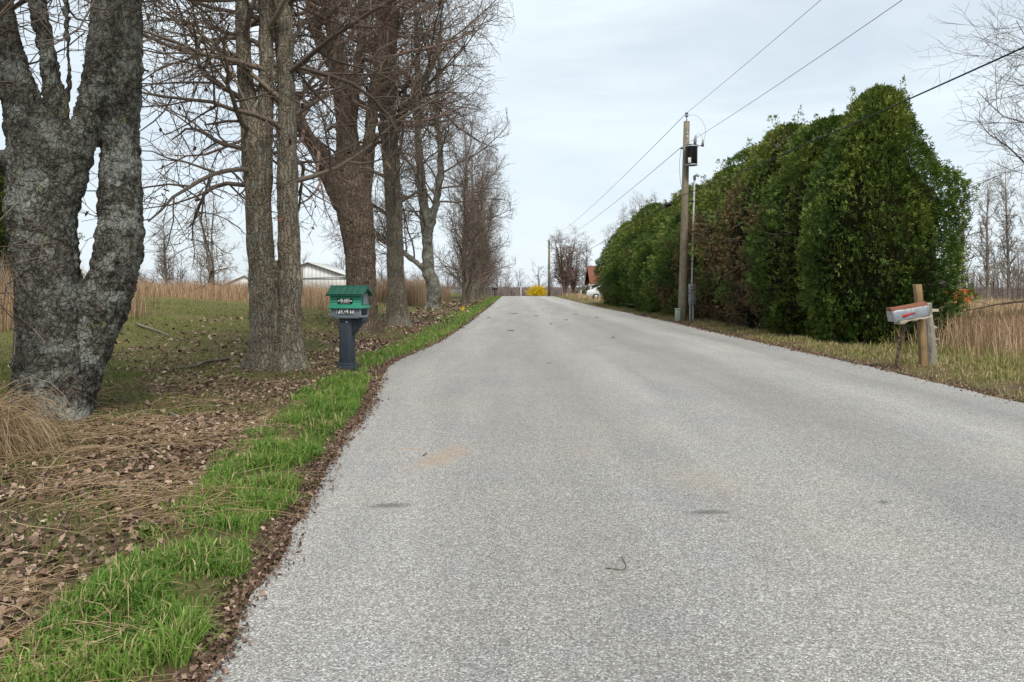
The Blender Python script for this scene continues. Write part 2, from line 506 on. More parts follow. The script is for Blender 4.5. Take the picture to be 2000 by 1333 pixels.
M['litter'] = m_tinted('fallen_leaf', [(0.0, (0.06, 0.036, 0.027)), (0.3, (0.16, 0.10, 0.073)), (0.65, (0.31, 0.215, 0.157)), (1.0, (0.56, 0.44, 0.335))], 0.8, 0.2)
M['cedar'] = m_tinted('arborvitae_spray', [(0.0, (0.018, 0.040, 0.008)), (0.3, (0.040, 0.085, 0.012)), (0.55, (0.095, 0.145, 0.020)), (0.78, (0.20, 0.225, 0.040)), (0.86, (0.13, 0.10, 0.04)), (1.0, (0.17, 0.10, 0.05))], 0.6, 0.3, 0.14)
M['cedar_core'] = flat('arborvitae_inner_shade', (0.018, 0.017, 0.008), 1.0, 0.05, var=0.5, sc=4)  # the crown's inner shade is put into this dark brown colour
M['forsythia'] = m_tinted('forsythia_bloom', [(0.0, (0.40, 0.27, 0.01)), (1.0, (0.80, 0.60, 0.03))], 0.8, 0.2, 0.2)
M['scrub'] = m_tinted('olive_scrub', [(0.0, (0.05, 0.055, 0.018)), (0.5, (0.11, 0.105, 0.038)), (1.0, (0.20, 0.165, 0.075))], 0.85, 0.15, 0.15)

# ------------------------------------------------------------------ the lie of the land
def left_edge(Y):
    Y = np.asarray(Y, float)
    e = np.interp(Y, [-40, 2.5, 3.4, 5.4, 8, 9.2, 12.2, 14, 16.8, 26, 46, 90, 400], [-0.9, -0.98, -1.08, -1.28, -1.5, -1.66, -1.98, -1.84, -1.62, -1.5, -1.47, -1.4, -1.4])
    return e + 0.05 * (n2(Y * 0 + 3, Y, 1.3, 5).reshape(Y.shape) - 0.5) + 0.05 * (n2(Y * 0 + 9, Y, 6.0, 6).reshape(Y.shape) - 0.5)

def right_edge(Y):
    Y = np.asarray(Y, float)
    e = np.interp(Y, [-40, 8, 12, 20, 27, 46, 60, 100, 400], [5.45, 5.48, 5.6, 5.58, 5.75, 5.5, 5.45, 5.75, 5.75])
    return e + 0.05 * (n2(Y * 0 + 13, Y, 1.3, 5).reshape(Y.shape) - 0.5) + 0.05 * (n2(Y * 0 + 19, Y, 6.0, 6).reshape(Y.shape) - 0.5)

def crest(Y):
    Y = np.asarray(Y, float)
    a = np.where(Y < 100, 0.0, np.where(Y < 160, -0.0007 * (Y - 100) ** 2, -2.52 - 0.084 * (Y - 160)))
    a = np.where(Y > 230, np.interp(Y, [230, 300, 420, 900, 2500], [-8.4, -7.0, -1.0, 0.0, 2.0]), a)
    return a

def ground_z(X, Y, rough=True):
    X = np.asarray(X, float); Y = np.asarray(Y, float)
    sh = np.broadcast(X, Y).shape
    X = np.broadcast_to(X, sh); Y = np.broadcast_to(Y, sh)
    le = np.interp(Y, [2.5, 9.2, 12.2, 16.8, 400], [-1.0, -1.6, -1.95, -1.6, -1.4])
    t = le - X
    bank = np.interp(t, [-0.25, 0, 0.6, 1.5, 3, 5, 8, 12, 20, 60, 200], [-0.09, -0.005, 0.03, 0.05, 0.13, 0.31, 0.64, 0.9, 1.0, 1.0, 0.9])
    s = X - 5.6
    rb = np.interp(s, [-0.25, 0, 0.7, 2, 6, 40, 400], [-0.09, -0.01, 0.02, 0.0, -0.03, 0.0, 0.5])
    z = np.where(X < 2, bank, rb)
    if rough:
        off = np.clip(np.where(X < 2, t, s) / 1.0, 0, 1)
        z = z + off * (0.05 * (n2(X, Y, 1.7, 1).reshape(sh) - 0.5) + 0.035 * (n2(X, Y, 4.5, 2).reshape(sh) - 0.5))
        z = z + np.clip((np.abs(X) - 8) / 20, 0, 1) * 0.25 * (n2(X, Y, 0.16, 3).reshape(sh) - 0.5)
    return z + crest(Y)

def gz(x, y):
    return float(ground_z(np.array([x]), np.array([y]))[0])

def grid_mesh(xs, ys, zf, name):
    Xg, Yg = np.meshgrid(xs, ys)
    Z = zf(Xg, Yg)
    nx, ny = len(xs), len(ys)
    vi = np.arange(nx * ny).reshape(ny, nx)
    q = np.stack([vi[:-1, :-1], vi[:-1, 1:], vi[1:, 1:], vi[1:, :-1]], -1).reshape(-1, 4)
    a = Acc(); a.add(np.stack([Xg, Yg, Z], -1).reshape(-1, 3), q)
    return a.mesh(name, True)

xs = np.unique(np.concatenate([np.linspace(-900, -60, 22), np.linspace(-60, -14, 26), np.linspace(-14, -6, 26), np.linspace(-6, -0.7, 50), np.linspace(-0.7, 5.2, 8), np.linspace(5.2, 8, 30), np.linspace(8, 24, 40), np.linspace(24, 80, 24), np.linspace(80, 900, 22)]))
ys = np.unique(np.concatenate([np.linspace(-60, 1, 14), np.linspace(1, 14, 90), np.linspace(14, 40, 60), np.linspace(40, 130, 60), np.linspace(130, 440, 60), np.linspace(440, 2500, 20)]))
tag(link('ground', grid_mesh(xs, ys, ground_z, 'ground'), M['ground']), 'rough ground of soil, thatch and turf on both sides of the road', kind='structure')

def road_mesh():
    ys = np.unique(np.concatenate([np.linspace(-50, 1, 10), np.arange(1, 30, 0.06), np.arange(30, 130, 0.5), np.linspace(130, 260, 40)]))
    u = np.concatenate([[-0.004, 0.0], np.linspace(0.004, 0.996, 16), [1.0, 1.004]])
    le, re = left_edge(ys), right_edge(ys)
    X = le[:, None] + (re - le)[:, None] * u[None]
    crown = 0.055 * (1 - (2 * np.clip(u, 0, 1) - 1) ** 2)
    Z = crest(ys)[:, None] + crown[None] + 0.0
    Z = Z + 0.0 * X
    Z[:, 0] -= 0.06; Z[:, -1] -= 0.06
    Z = Z + 0.012
    Y = np.broadcast_to(ys[:, None], X.shape)
    vi = np.arange(X.size).reshape(X.shape)
    q = np.stack([vi[:-1, :-1], vi[:-1, 1:], vi[1:, 1:], vi[1:, :-1]], -1).reshape(-1, 4)
    a = Acc(); a.add(np.stack([X, Y, Z], -1).reshape(-1, 3), q)
    return a.mesh('road', True)
tag(link('road', road_mesh(), M['road']), 'pale grey chip-seal country road running straight over a crest', kind='structure')

def road_z(x, y):
    le, re = float(left_edge(np.array([y]))[0]), float(right_edge(np.array([y]))[0])
    u = (x - le) / (re - le)
    return float(crest(y)) + 0.055 * (1 - (2 * u - 1) ** 2) + 0.012

# ------------------------------------------------------------------ trees
def grow(rng, P, R, m, t0, t1, ang, asd, Ln, fall, n, rr, rmax, rend, trop=(0, 0), wig=0.15, lean=None, grand=False):
    N, k, _ = P.shape
    m = np.full(N, m) if np.isscalar(m) else np.asarray(m)
    idx = np.repeat(np.arange(N), m)
    if len(idx) == 0: return np.zeros((0, n, 3)), np.zeros((0, n)), np.zeros(0)
    order = np.concatenate([np.arange(c) for c in m])
    t = t0 + (t1 - t0) * ((order + rng.random(len(idx))) / m[idx])
    f = np.clip(t, 0, 0.9999) * (k - 1)
    i = f.astype(int); f = (f - i)[:, None]
    pos = P[idx, i] * (1 - f) + P[idx, i + 1] * f
    T = unit(P[idx, i + 1] - P[idx, i])
    rad = R[idx, i] * (1 - f[:, 0]) + R[idx, i + 1] * f[:, 0]
    U, V = frames(T[:, None, :]); U, V = U[:, 0], V[:, 0]
    az = order * 2.39996 + rng.random(len(idx)) * 1.6 + idx * 1.7
    a = np.radians(rng.normal(ang, asd, len(idx)))[:, None]
    d = np.cos(a) * T + np.sin(a) * (np.cos(az)[:, None] * U + np.sin(az)[:, None] * V)
    if lean is not None: d = unit(d + np.asarray(lean))
    ln = Ln * (1 - fall * t) * rng.uniform(0.55, 1.15, len(idx))
    st = (ln / (n - 1))[:, None]
    Q = np.empty((len(idx), n, 3)); Q[:, 0] = pos
    tr = (trop[0] + (trop[1] - trop[0]) * t)[:, None] * np.array([0, 0, 1.0])
    for j in range(1, n):
        d = unit(d + tr + wig * rng.normal(size=d.shape))
        Q[:, j] = Q[:, j - 1] + d * st
    r0 = np.minimum(rad * rr, rmax)
    s = np.linspace(0, 1, n)[None]
    RR = r0[:, None] * (1 - s) + np.minimum(rend, r0)[:, None] * s
    return Q, RR, t

def prune(Q, lim, soft=0.12):
    """trees beside the road are cut back on the road side"""
    if lim is None: return Q
    x = Q[..., 0]
    q = np.stack([Q[..., 1] * 0 + 2.5, Q[..., 1] * 0.9, Q[..., 2] * 0.8], -1).reshape(-1, 3)
    lim = lim + 1.5 * (vnoise(q, 77).reshape(x.shape) - 0.6)
    Q[..., 0] = np.where(x > lim, lim + (x - lim) * max(soft, 0.3), x)
    return Q

def crown_mesh(rng, stems, prim, sec, ter, twg, lim=None, rtwig=0.004, name='crown', leaves=0, origin=(0, 0, 0)):
    """stems: list of (n,4) chains; the four levels of branching become one mesh"""
    a = Acc()
    Ps, Rs = [], []
    for s in stems:
        c = chain(s, 16)
        Ps.append(c[:, :3]); Rs.append(c[:, 3])
    P0, R0 = np.array(Ps), np.array(Rs)
    P1, R1, t1 = grow(rng, P0, R0, **prim); prune(P1, lim)
    tubes(a, P1, R1, 6, 0.25 + 0.5 * rng.random(len(P1)))
    P2, R2, t2 = grow(rng, P1, R1, **sec); prune(P2, lim)
    tubes(a, P2, R2, 4, 0.15 + 0.6 * rng.random(len(P2)))
    P3, R3, t3 = grow(rng, P2, R2, **ter); prune(P3, lim)
    tubes(a, P3, R3, 3, rng.random(len(P3)))
    P4, R4, t4 = grow(rng, P3, R3, **twg); prune(P4, lim, 0.25)
    tubes(a, P4, np.maximum(R4, rtwig * 0.5), 3, rng.random(len(P4)))
    me = a.mesh(name, False)
    lm = None
    if leaves:
        pts = P4.reshape(-1, 3)
        pts = pts[rng.integers(0, len(pts), leaves)]
        la = Acc()
        leaf_cards(la, rng, pts + rng.normal(0, 0.02, pts.shape), rng.uniform(0.05, 0.1, leaves), flatness=0.2)
        lm = la.mesh('hanging_leaves')
    return me, lm

def leaf_cards(acc, rng, P, S, flatness=1.0, tint=None, curl=0.35, simple=False):
    """each leaf: a lobed blade folded along its midrib, curled at the tip"""
    N = len(P)
    yaw = rng.random(N) * 2 * math.pi
    pit = rng.normal(0, 0.35 + (1 - flatness) * 1.2, N)
    rol = rng.normal(0, 0.4 + (1 - flatness) * 1.0, N)
    d = np.stack([np.cos(yaw) * np.cos(pit), np.sin(yaw) * np.cos(pit), np.sin(pit)], 1)
    up0 = np.array([0, 0, 1.0])
    sd = unit(np.cross(d, up0) + 1e-6)
    up = np.cross(sd, d)
    sd2 = np.cos(rol)[:, None] * sd + np.sin(rol)[:, None] * up
    up2 = np.cross(sd2, d)
    cr = rng.uniform(0.0, curl * 2, N)
    w = rng.uniform(0.28, 0.42, N)
    prof = [(-0.5, 0.0, 0.0), (-0.1, 1.0, 0.5), (0.12, 0.55, 0.3), (0.3, 0.85, 0.6), (0.55, 0.0, 0.7)]
    rows = []
    for (l, ww, up_) in prof:
        base = P + d * (l * S)[:, None] + up2 * (up_ * cr * S * 0.45)[:, None]
        if ww == 0: rows.append(base)
        else:
            off = sd2 * (ww * w * S)[:, None]; lift = up2 * (cr * S * 0.28)[:, None]
            rows += [base + off + lift, base - up2 * (0.06 * S)[:, None], base - off + lift]
    if simple:
        V = np.stack([rows[0], rows[1], rows[2], rows[3], rows[10]], 1)
        b = np.arange(N)[:, None] * 5
        T = np.concatenate([b + np.array([t_]) for t_ in ((0, 1, 2), (0, 2, 3), (1, 4, 2), (2, 4, 3))])
        acc.add(V.reshape(-1, 3), None, T, np.repeat(rng.random(N) if tint is None else tint, 5))
        return
    V = np.stack(rows, 1)     # 0 tip0, 1-3, 4-6, 7-9, 10
    b = np.arange(N)[:, None] * 11
    T = np.concatenate([b + np.array([[0, 1, 2]]), b + np.array([[0, 2, 3]]), b + np.array([[7, 10, 8]]), b + np.array([[8, 10, 9]])])
    Q = np.concatenate([b + np.array([[1, 4, 5, 2]]), b + np.array([[2, 5, 6, 3]]), b + np.array([[4, 7, 8, 5]]), b + np.array([[5, 8, 9, 6]])])
    tt = np.repeat(rng.random(N) if tint is None else tint, 11)
    acc.add(V.reshape(-1, 3), Q, T, tt)

def trunk_mesh(name, chains, voxel, plate, amp, stretch, lump=0.03, seed=0, flare=None, origin=(0, 0, 0)):
    """chains of centre points and radii fused into one skin, then roughened into bark plates"""
    a = Acc()
    for c in chains:
        ln = np.linalg.norm(np.diff(np.asarray(c)[:, :3], axis=0), axis=1).sum()
        p = chain(c, max(8, int(ln / 0.09)))
        tubes(a, p[None, :, :3], p[None, :, 3], 18, None, cap=True)
    me = a.mesh(name)
    o = bpy.data.objects.new(name, me); C.objects.link(o)
    r = o.modifiers.new('r', 'REMESH'); r.mode = 'VOXEL'; r.voxel_size = voxel; r.adaptivity = 0
    sm = o.modifiers.new('s', 'SMOOTH'); sm.factor = 0.5; sm.iterations = max(2, int(0.09 / voxel))
    dg = bpy.context.evaluated_depsgraph_get()
    m2 = bpy.data.meshes.new_from_object(o.evaluated_get(dg))
    bpy.data.objects.remove(o)
    bpy.data.meshes.remove(me)
    n = len(m2.vertices)
    V = np.empty(n * 3, np.float32); m2.vertices.foreach_get('co', V); V = V.reshape(-1, 3).astype(float)
    Nn = np.empty(n * 3, np.float32); m2.vertices.foreach_get('normal', Nn); Nn = Nn.reshape(-1, 3).astype(float)
    warp = (np.stack([vnoise(V * 7 + 11 * s, seed + s) for s in (1, 2, 3)], 1) - 0.5) * 0.05 + (np.stack([vnoise(V * 26 + 7 * s, seed + 20 + s) for s in (1, 2, 3)], 1) - 0.5) * 0.03
    q = (V + warp) * np.array([1, 1, stretch]) / plate
    f1, f2, cid = worley(q, seed)
    pl = np.clip((f2 - f1) * 2.4, 0, 1) * (0.35 + 0.65 * cid)
    g1, g2, gid = worley(q * np.array([0.55, 0.55, 0.5]) + 31.7, seed + 40)
    pl = 0.62 * pl + 0.38 * np.clip((g2 - g1) * 2.2, 0, 1)
    d = 1.25 * amp * (pl - 0.5) + amp * 0.5 * (vnoise(V / plate * 2.2, seed + 5) - 0.5) + lump * (vnoise(V * 4.0, seed + 7) - 0.5) * 2 + lump * (vnoise(V * 1.6, seed + 8) - 0.5)
    V += Nn * d[:, None]
    if flare is not None:      # root lobes near the ground
        cx, cy, z0, ht, am, lobes = flare
        ang = np.arctan2(V[:, 1] - cy, V[:, 0] - cx)
        w = np.clip(1 - (V[:, 2] - z0) / ht, 0, 1) ** 2
        rad = np.stack([np.cos(ang), np.sin(ang), ang * 0], 1)
        V += rad * (w * am * (0.5 + 0.5 * np.sin(ang * lobes + seed)))[:, None]
    m2.vertices.foreach_set('co', V.astype(np.float32).ravel())
    m2.polygons.foreach_set('use_smooth', np.ones(len(m2.polygons), bool))
    m2.update()
    m2.name = name
    return m2

def local(pts, o):
    return [np.asarray(p, float) - np.array([o[0], o[1], o[2], 0]) for p in pts]

def sv(rows, d):
    """rows of px, py, half-width px (and optional extra depth) -> x,y,z,r"""
    out = []
    for r in rows:
        dd = d + (r[3] if len(r) > 3 else 0)
        p = survey(r[0], r[1], dd)
        out.append([p[0], p[1], p[2], r[2] * dd / 1450])
    return np.array(out)

ROW = 'bare roadside trees left of the road'
PR = dict(t0=0.12, t1=0.99, ang=74, asd=12, Ln=3.9, fall=0.45, n=9, rr=0.42, rmax=0.06, rend=0.010, trop=(-0.03, 0.09), wig=0.13)
SE = dict(m=9, t0=0.15, t1=0.98, ang=48, asd=14, Ln=1.7, fall=0.5, n=6, rr=0.6, rmax=0.022, rend=0.006, trop=(0.0, 0.02), wig=0.17)
TE = dict(m=6, t0=0.12, t1=0.98, ang=46, asd=16, Ln=0.75, fall=0.4, n=4, rr=0.7, rmax=0.009, rend=0.004, trop=(0.02, 0.03), wig=0.2)
TW = dict(m=3, t0=0.2, t1=0.98, ang=42, asd=16, Ln=0.34, fall=0.3, n=2, rr=0.8, rmax=0.005, rend=0.003, trop=(0.03, 0.03), wig=0.2)
def D(base, **kw):
    d = dict(base); d.update(kw); return d

def build_tree(name, label, o, trunks, stems, bark, twigm, tk, cr, group=None, leaves=0):
    root = empty(name, o, label, 'tree', group)
    link('trunk', trunk_mesh('trunk', local(trunks, o), **tk), bark, root)
    me, lm = crown_mesh(stems=local(stems, o), leaves=leaves, **cr)
    c = link('crown', me, twigm, root)
    if lm is not None:
        tag(link('hanging_leaves', lm, M['dead_leaf'], c), kind='stuff')
    return root

# --- the old twin-stemmed tree beside the clump of dry grass
d = 6.5
o1 = (-4.0, 6.5, gz(-4.0, 6.5))
main = sv([(96, 905, 92), (98, 800, 72), (102, 720, 66), (98, 600, 59), (86, 480, 59), (82, 380, 62), (86, 300, 62), (84, 240, 46)], d)
limbL = sv([(72, 360, 48), (54, 250, 40), (24, 140, 32), (-2, 40, 30), (-34, -80, 28), (-85, -260, 26), (-120, -480, 18)], d)
limbM = sv([(100, 330, 34), (107, 240, 22), (97, 130, 17), (79, 40, 16), (58, -80, 15, 0.15), (40, -300, 13, 0.5)], d)
limbR = sv([(112, 430, 36), (142, 330, 28), (172, 235, 28), (190, 140, 26), (206, 40, 26), (222, -80, 24), (262, -300, 19, -.2), (270, -520, 12, -.4)], d)
stemS = sv([(128, 880, 44, .1), (148, 780, 34, .1), (178, 680, 36, .15), (206, 590, 44, .2), (233, 480, 44, .2), (235, 370, 39, .2), (236, 262, 33, .2), (241, 150, 33, .15), (250, 0, 27, .15), (262, -160, 23, .2), (250, -420, 15, .4)], d)
stub = sv([(60, 350, 30), (10, 318, 24, -.1), (-50, 310, 18, -.25), (-140, 270, 12, -.5), (-260, 160, 8, -.7)], d)
sprig = sv([(128, 260, 6), (134, 150, 5), (130, 60, 5), (130, -60, 4.5)], d)
rng = np.random.default_rng(11)
T1_st = [limbL[3:], limbM[3:], limbR[4:], stemS[7:], stub[1:]]
build_tree('forked_tree', 'massive old lichen-grey tree with a twin leaning stem beside dry grass clump', o1,
           [main, limbL, limbM, limbR, stemS, stub, sprig], T1_st, M['bark_old'], M['twig'],
           dict(voxel=0.0165, plate=0.048, amp=0.031, stretch=0.33, lump=0.010, seed=3, flare=(0, 0, 0.0, 0.4, 0.06, 5)),
           dict(rng=rng, prim=D(PR, m=9, t0=0.35, Ln=2.6, rmax=0.035), sec=D(SE, m=6), ter=D(TE, m=5), twg=TW))

# --- three-stemmed grey tree behind the green mailbox
d = 10.8
o2 = (-3.39, 10.8, gz(-3.39, 10.8))
tA = sv([(522, 770, 36), (520, 715, 33), (516, 640, 28), (512, 540, 26), (506, 420, 25), (500, 320, 25), (492, 260, 20), (480, 170, 16), (474, 60, 14), (468, -100, 12), (452, -420, 8), (440, -800, 3)], d)
tB = sv([(512, 440, 18), (515, 330, 18), (519, 250, 15), (521, 140, 15), (518, 20, 14), (516, -120, 12), (532, -450, 8), (540, -820, 3)], d)
tC = sv([(566, 770, 34), (564, 715, 30), (566, 620, 23), (565, 500, 22), (562, 380, 21), (561, 260, 19), (558, 120, 16), (558, 0, 15), (560, -160, 13), (580, -500, 8), (590, -860, 3)], d)
rng = np.random.default_rng(21)
build_tree('grey_tree', 'grey-barked tree of two fused trunks beside the green mailbox', o2, [tA, tB, tC], [tA[3:], tB[2:], tC[3:]], M['bark_grey'], M['twig'],
           dict(voxel=0.024, plate=0.10, amp=0.010, stretch=0.35, lump=0.016, seed=9, flare=(0, 0, 0, 0.6, 0.15, 7)),
           dict(rng=rng, prim=D(PR, m=18, t0=0.16, Ln=3.6, fall=0.3, rmax=0.042, wig=0.17), sec=D(SE, m=8), ter=D(TE, m=5), twg=D(TW, m=3), lim=3.0), ROW, leaves=420)

# --- broad oak with forked limbs
d = 19.1
o3 = (-3.92, 19.1, gz(-3.92, 19.1))
main = sv([(706, 690, 38), (705, 645, 36), (705, 560, 29), (702, 480, 31), (692, 410, 36), (682, 360, 36), (680, 290, 24), (674, 220, 20), (664, 140, 17), (650, 60, 14), (640, -40, 12), (645, -260, 9), (650, -460, 4)], d)
lL = sv([(676, 400, 26), (648, 345, 22), (625, 300, 17, -.4), (598, 262, 14, -.8), (575, 210, 12, -1), (545, 90, 9, -1.2), (530, -100, 5, -1.3)], d)
lL2 = sv([(664, 150, 14), (632, 90, 13, .3), (612, 40, 12, .4), (600, -60, 11, .6), (570, -300, 6, 1)], d)
lR = sv([(706, 380, 20), (720, 290, 13), (728, 210, 11.5), (738, 140, 10.5, .3), (750, 60, 9.5, .6), (752, -80, 9, .8), (780, -320, 4, 1)], d)
lR2 = sv([(684, 240, 12), (698, 150, 10.5), (706, 80, 10), (708, 0, 9), (720, -200, 6)], d)
sb = sv([(715, 300, 9), (732, 275, 8, -.3), (738, 262, 6, -.4)], d)
rng = np.random.default_rng(31)
build_tree('oak_tree', 'thick reddish-brown tree forking into heavy limbs right behind the green mailbox', o3, [main, lL, lL2, lR, lR2, sb], [main[6:], lL[2:], lL2[1:], lR[1:], lR2[1:]], M['bark_red'], M['twig_red'],
           dict(voxel=0.038, plate=0.095, amp=0.022, stretch=0.5, lump=0.02, seed=13, flare=(0, 0, 0, 0.5, 0.14, 5)),
           dict(rng=rng, prim=D(PR, m=12, t0=0.05, Ln=4.0, fall=0.3, rmax=0.055, wig=.17), sec=D(SE, m=7), ter=D(TE, m=6), twg=D(TW, m=3, Ln=.4), lim=3.7, rtwig=0.006), ROW)

# --- straight trunk just behind it
d = 22.4
o4 = (-3.43, 22.4, gz(-3.43, 22.4))
main = sv([(780, 680, 30), (778, 635, 25), (774, 560, 18), (770, 440, 16.5), (764, 320, 16.5), (758, 220, 17), (760, 100, 15), (762, 0, 13), (764, -200, 9), (768, -420, 3)], d)
br = sv([(766, 290, 8), (782, 235, 7.5, -.2), (806, 190, 6.5, -.4), (842, 130, 5, -.5), (866, 40, 3, -.5)], d)
br2 = sv([(760, 180, 8), (745, 90, 7, .3), (736, -20, 6, .6), (722, -220, 3, .8)], d)
rng = np.random.default_rng(41)
build_tree('straight_tree', 'straight single-trunked grey-brown tree next to the broad forked one', o4, [main, br, br2], [main[2:], br, br2], M['bark_grey'], M['twig'],
           dict(voxel=0.038, plate=0.12, amp=0.012, stretch=0.4, lump=0.02, seed=17, flare=(0, 0, 0, 0.5, 0.16, 5)),
           dict(rng=rng, prim=D(PR, m=26, t0=0.12, Ln=4.2, fall=0.35, ang=60), sec=D(SE, m=8), ter=D(TE, m=6), twg=D(TW, m=2, Ln=.42), lim=3.2, rtwig=0.006), ROW)

# --- knobbly leaning trunk
d = 38.7
o5 = (-4.2, 38.7, gz(-4.2, 38.7))
main = sv([(842, 635, 17), (843, 604, 15), (848, 578, 15), (846, 555, 14), (836, 525, 12), (835, 480, 11), (830, 420, 10), (822, 340, 8), (816, 250, 7), (815, 120, 6), (810, -40, 3)], d)
b2 = sv([(834, 470, 8), (846, 420, 8), (856, 370, 7), (860, 300, 6), (852, 200, 5), (862, 60, 3)], d)
b3 = sv([(836, 530, 6), (815, 515, 5), (785, 492, 4), (755, 470, 3.5), (735, 455, 2)], d)
rng = np.random.default_rng(51)
build_tree('knobbly_tree', 'grey knobbly trunk with a swollen bent base leaning beside the road', o5, [main, b2, b3], [main[5:], b2[1:], b3[1:]], M['bark_knob'], M['twig'],
           dict(voxel=0.045, plate=0.22, amp=0.03, stretch=0.9, lump=0.05, seed=23, flare=(0, 0, 0, 0.6, 0.12, 4)),
           dict(rng=rng, prim=D(PR, m=19, t0=0.05, Ln=4.4, fall=0.3, rmax=0.06, rend=0.012, ang=56), sec=D(SE, m=8, rmax=.026, rend=.008), ter=D(TE, m=5, rmax=.012, rend=.006, Ln=.9), twg=D(TW, m=3, Ln=.5, rmax=.007, rend=.005), lim=4.0, rtwig=0.012), ROW)

# --- the rest of the row, up to the crest: two shapes shared by the copies
def row_tree(seed, H, twin, lim):
    rng = np.random.default_rng(seed)
    st = [np.array([[0, 0, -0.3, .36], [0, 0, 0.1, .30], [0.05, 0, 1.5, .25], [-0.05, 0.1, 4, .22], [0.1, 0, 8, .14], [0, 0, H, .02]])]
    if twin:
        st.append(np.array([[0.1, 0.1, 0.6, .2], [0.45, 0.1, 2.2, .18], [0.75, 0.2, 5, .15], [0.9, 0.3, 9, .08], [1.0, 0.3, H * .9, .02]]))
    a = Acc()
    for s in st:
        c = chain(s, 22); c[:, :2] += (rng.random((22, 2)) - .5) * .05
        tubes(a, c[None, :, :3], c[None, :, 3], 9)
    tr = a.mesh('trunk', True)
    cm, _ = crown_mesh(rng, [s[1:] for s in st], D(PR, m=22 if twin else 36, t0=0.10, Ln=5.0, fall=0.5, ang=50, rmax=.07, rend=.014, trop=(.02, .10)), D(SE, m=8, ang=36, rmax=.028, rend=.009, Ln=2.0, trop=(.05, .05)), D(TE, m=5, ang=36, rmax=.013, rend=.007, Ln=1.1), D(TW, m=3, Ln=.6, rmax=.008, rend=.005), lim, 0.010)
    return tr, cm
RV = [row_tree(61, 13.5, False, 4.0), row_tree(62, 13.0, True, 4.0), row_tree(63, 12.5, False, 4.0)]
row_spots = [(-4.6, 29.5, 1.0, 0), (-3.45, 54.5, 1.03, 2), (-3.7, 68, 1.05, 1), (-3.6, 78, 1.0, 0), (-3.8, 92, 1.02, 2), (-4.3, 116, 1.0, 0)]
for i, (x, y, s, v) in enumerate(row_spots):
    if i == 0: continue
    r = empty('row_tree', (x, y, gz(x, y) - 0.02), 'slender bare tree in the row running up the left verge to the crest', 'tree', ROW)
    r.scale = (1, 1, s)
    t = link('trunk', RV[v][0], M['bark_grey'], r)
    link('crown', RV[v][1], M['twig_red'] if v == 1 else M['twig'], r)

